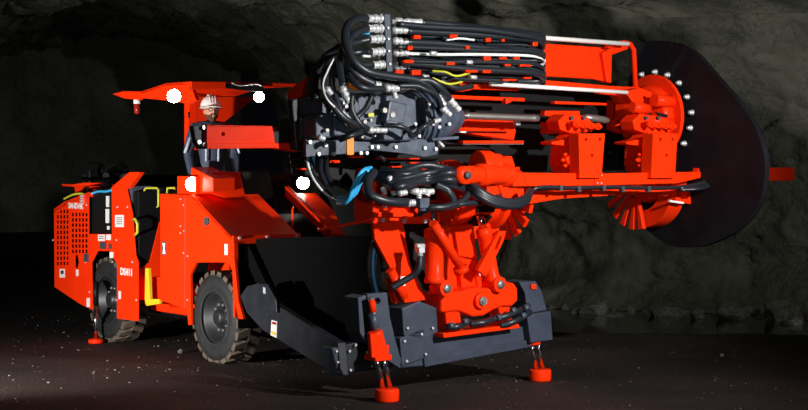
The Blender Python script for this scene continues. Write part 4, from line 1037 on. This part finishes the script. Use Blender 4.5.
# beard wraps the jaw
bm_ = MB(); g = bmesh.ops.create_icosphere(bm_.bm, subdivisions=4, radius=1)
kill = []
for v in bm_.bm.verts:
    x, y, z = v.co
    inside = z < -.28 and x > -.25 and not (abs(y) < .2 and -.52 < z < -.40 and x > .5)
    if not inside: kill.append(v); continue
    k = min(1, -z); X = x*.098*(1-.1*k*k)+.014*k + .012; Y = y*.077*(1-.28*k*k)*1.10; Z = z*.118*1.09 + .012*noise.noise(Vector((x*9,y*9,z*9)))
    if x > 0: X += .012*math.exp(-((y**2+(z+.78)**2)/.08))
    v.co = hp(X, Y, Z)
bmesh.ops.delete(bm_.bm, geom=kill, context='VERTS')
for f_ in bm_.bm.faces: f_.smooth = True
bm_.build('beard', M['hair'], HD)
m = MB(); m.tube([hp(.090,.03,-.038), hp(.103,0,-.034), hp(.090,-.03,-.038)], .009, seg=8); m.build('moustache', M['hair'], HD)
m = MB()
for s in (-1, 1):
    m.ball(hp(.083, s*.029, .012), .009, 2)
m.build('eyes', M['label'], HD)
m = MB()
for s in (-1, 1): m.tube([hp(.088, s*.012, .030), hp(.091, s*.03, .034), hp(.080, s*.048, .028)], .0045, seg=6)
m.build('eyebrows', M['hair'], HD)
m = MB()
for s in (-1, 1):
    m.tube([hp(.100, s*.008, .016), hp(.102, s*.030, .026), hp(.088, s*.052, .020), hp(.088, s*.052, .000), hp(.100, s*.030, -.006), hp(.103, s*.010, .002), hp(.100, s*.008, .016)], .0028, seg=6)
    m.tube([hp(.088, s*.054, .014), hp(.05, s*.078, .014), hp(0, s*.08, .01)], .003, seg=6)
m.build('safety_glasses', M['ink'], HD)
m = MB(); m.tube([hp(.092,.018,-.055), hp(.100,0,-.053), hp(.092,-.018,-.055)], .005, seg=8); m.build('lips', M['skin'], HD)
# hard hat
m = MB(); prof = [(0,.128),(.012,.124),(.05,.120),(.09,.105),(.125,.075),(.145,.04),(.150,.005)]
m.lathe(hp(-.01,0,.030), (W - f2*.10), [(a_*1.04, b_*1.04) for a_, b_ in prof], 36)
m.prism([hp(-.01 + .128*math.cos(a)*(1.0) + (.05*max(0,math.cos(a))**2), .124*math.sin(a), .030 + .012*math.cos(a)) for a in [2*PI*k/32 for k in range(32)]], W * .008)
for s in (-.03, 0, .03): m.tube([hp(.10,s,.085), hp(.05,s,.155), hp(-.02,s,.178), hp(-.09,s,.14)], .006, seg=6)
HT = m.build('hard_hat', M['white'], HD, .002)
m = MB(); m.lathe(hp(-.01,0,.028), (W - f2*.1), [(0,.135),(.016,.1345)], 36, caps=False); m.build('hat_band', M['ink'], HT)
# hands on the levers
def hand(c, d, s):
    vs = [c, c + d*.05, c + d*.09]; es = [(0,1),(1,2)]; rs_ = [.03, (.036,.022), (.038,.018)]
    for k in range(4):
        o = (k - 1.5) * .021; b0 = len(vs); ln = (.030,.034,.032,.026)[k]
        q = c + d*.095 + side*o
        vs += [q, q + d*ln, q + d*(ln*1.5) - W*ln*.8, q + d*(ln*1.1) - W*ln*1.5]; es += [(2,b0),(b0,b0+1),(b0+1,b0+2),(b0+2,b0+3)]; rs_ += [.010,.0095,.009,.008]
    b0 = len(vs); q = c + d*.03 - side*s*.035; vs += [q, q + d*.03 - side*s*.015 - W*.01, q + d*.055 - side*s*.005 - W*.025]; es += [(1,b0),(b0,b0+1),(b0+1,b0+2)]; rs_ += [.013,.011,.009]
    return skin_body('hand', vs, es, rs_, 0, M['skin'], OPR, 1)
hand(at(.28,.235,h+.82), (face*.95 - W*.3).normalized(), 1); hand(at(.28,-.215,h+.82), (face*.95 - W*.3).normalized(), -1)
m = MB()
for s in (.2, -.2): m.cyl(at(.39,s,h+.6), at(.39,s,h+.82), .012)
m.build_each('control_lever', M['black'], RIG)
m = MB(); m.box(Vector((at(0,0,0).x, at(0,0,0).y, h - .03)), .9, .9, .06); m.build('operator_platform', M['black'], RIG, .005)
# ---------------------------------------------------------------- light
def spot(name, p, target, energy, size_deg, soft, col=(1,1,1), blend=1):
    li = bpy.data.lights.new(name, 'SPOT'); li.energy = energy; li.spot_size = math.radians(size_deg); li.spot_blend = blend; li.shadow_soft_size = soft; li.color = col
    o = bpy.data.objects.new(name, li); COL.objects.link(o); o.location = p
    o.rotation_euler = (Vector(target) - Vector(p)).to_track_quat('-Z', 'Y').to_euler(); return o
spot('flash_left', (-6.1, 16.8, .85), (-3.2, 21.6, 1.5), 2700, 88, .08, (1, .97, .93))
spot('flash_right', (6.2, 12.3, 4.4), (.9, 19.0, 2.1), 4700, 64, .1, (1, .98, .95))
spot('front_fill', (1.6, 6.0, 2.3), (1.0, 19, 1.7), 700, 38, .1, (1, .98, .95))  # weak fill light added in front to lift forward-facing sides
spot('flash_wall', (8.6, 16.5, 4.3), (6.8, 28.0, 4.9), 820, 70, .3, (1, .99, .92))
wd = bpy.data.worlds.new('world'); sc.world = wd; wd.use_nodes = True
wd.node_tree.nodes['Background'].inputs[0].default_value = (.5, .6, .8, 1); wd.node_tree.nodes['Background'].inputs[1].default_value = .002
sc.view_settings.view_transform = 'Standard'; sc.view_settings.look = 'None'; sc.view_settings.gamma = 1; sc.view_settings.use_curve_mapping = False
sc.view_settings.exposure = 0
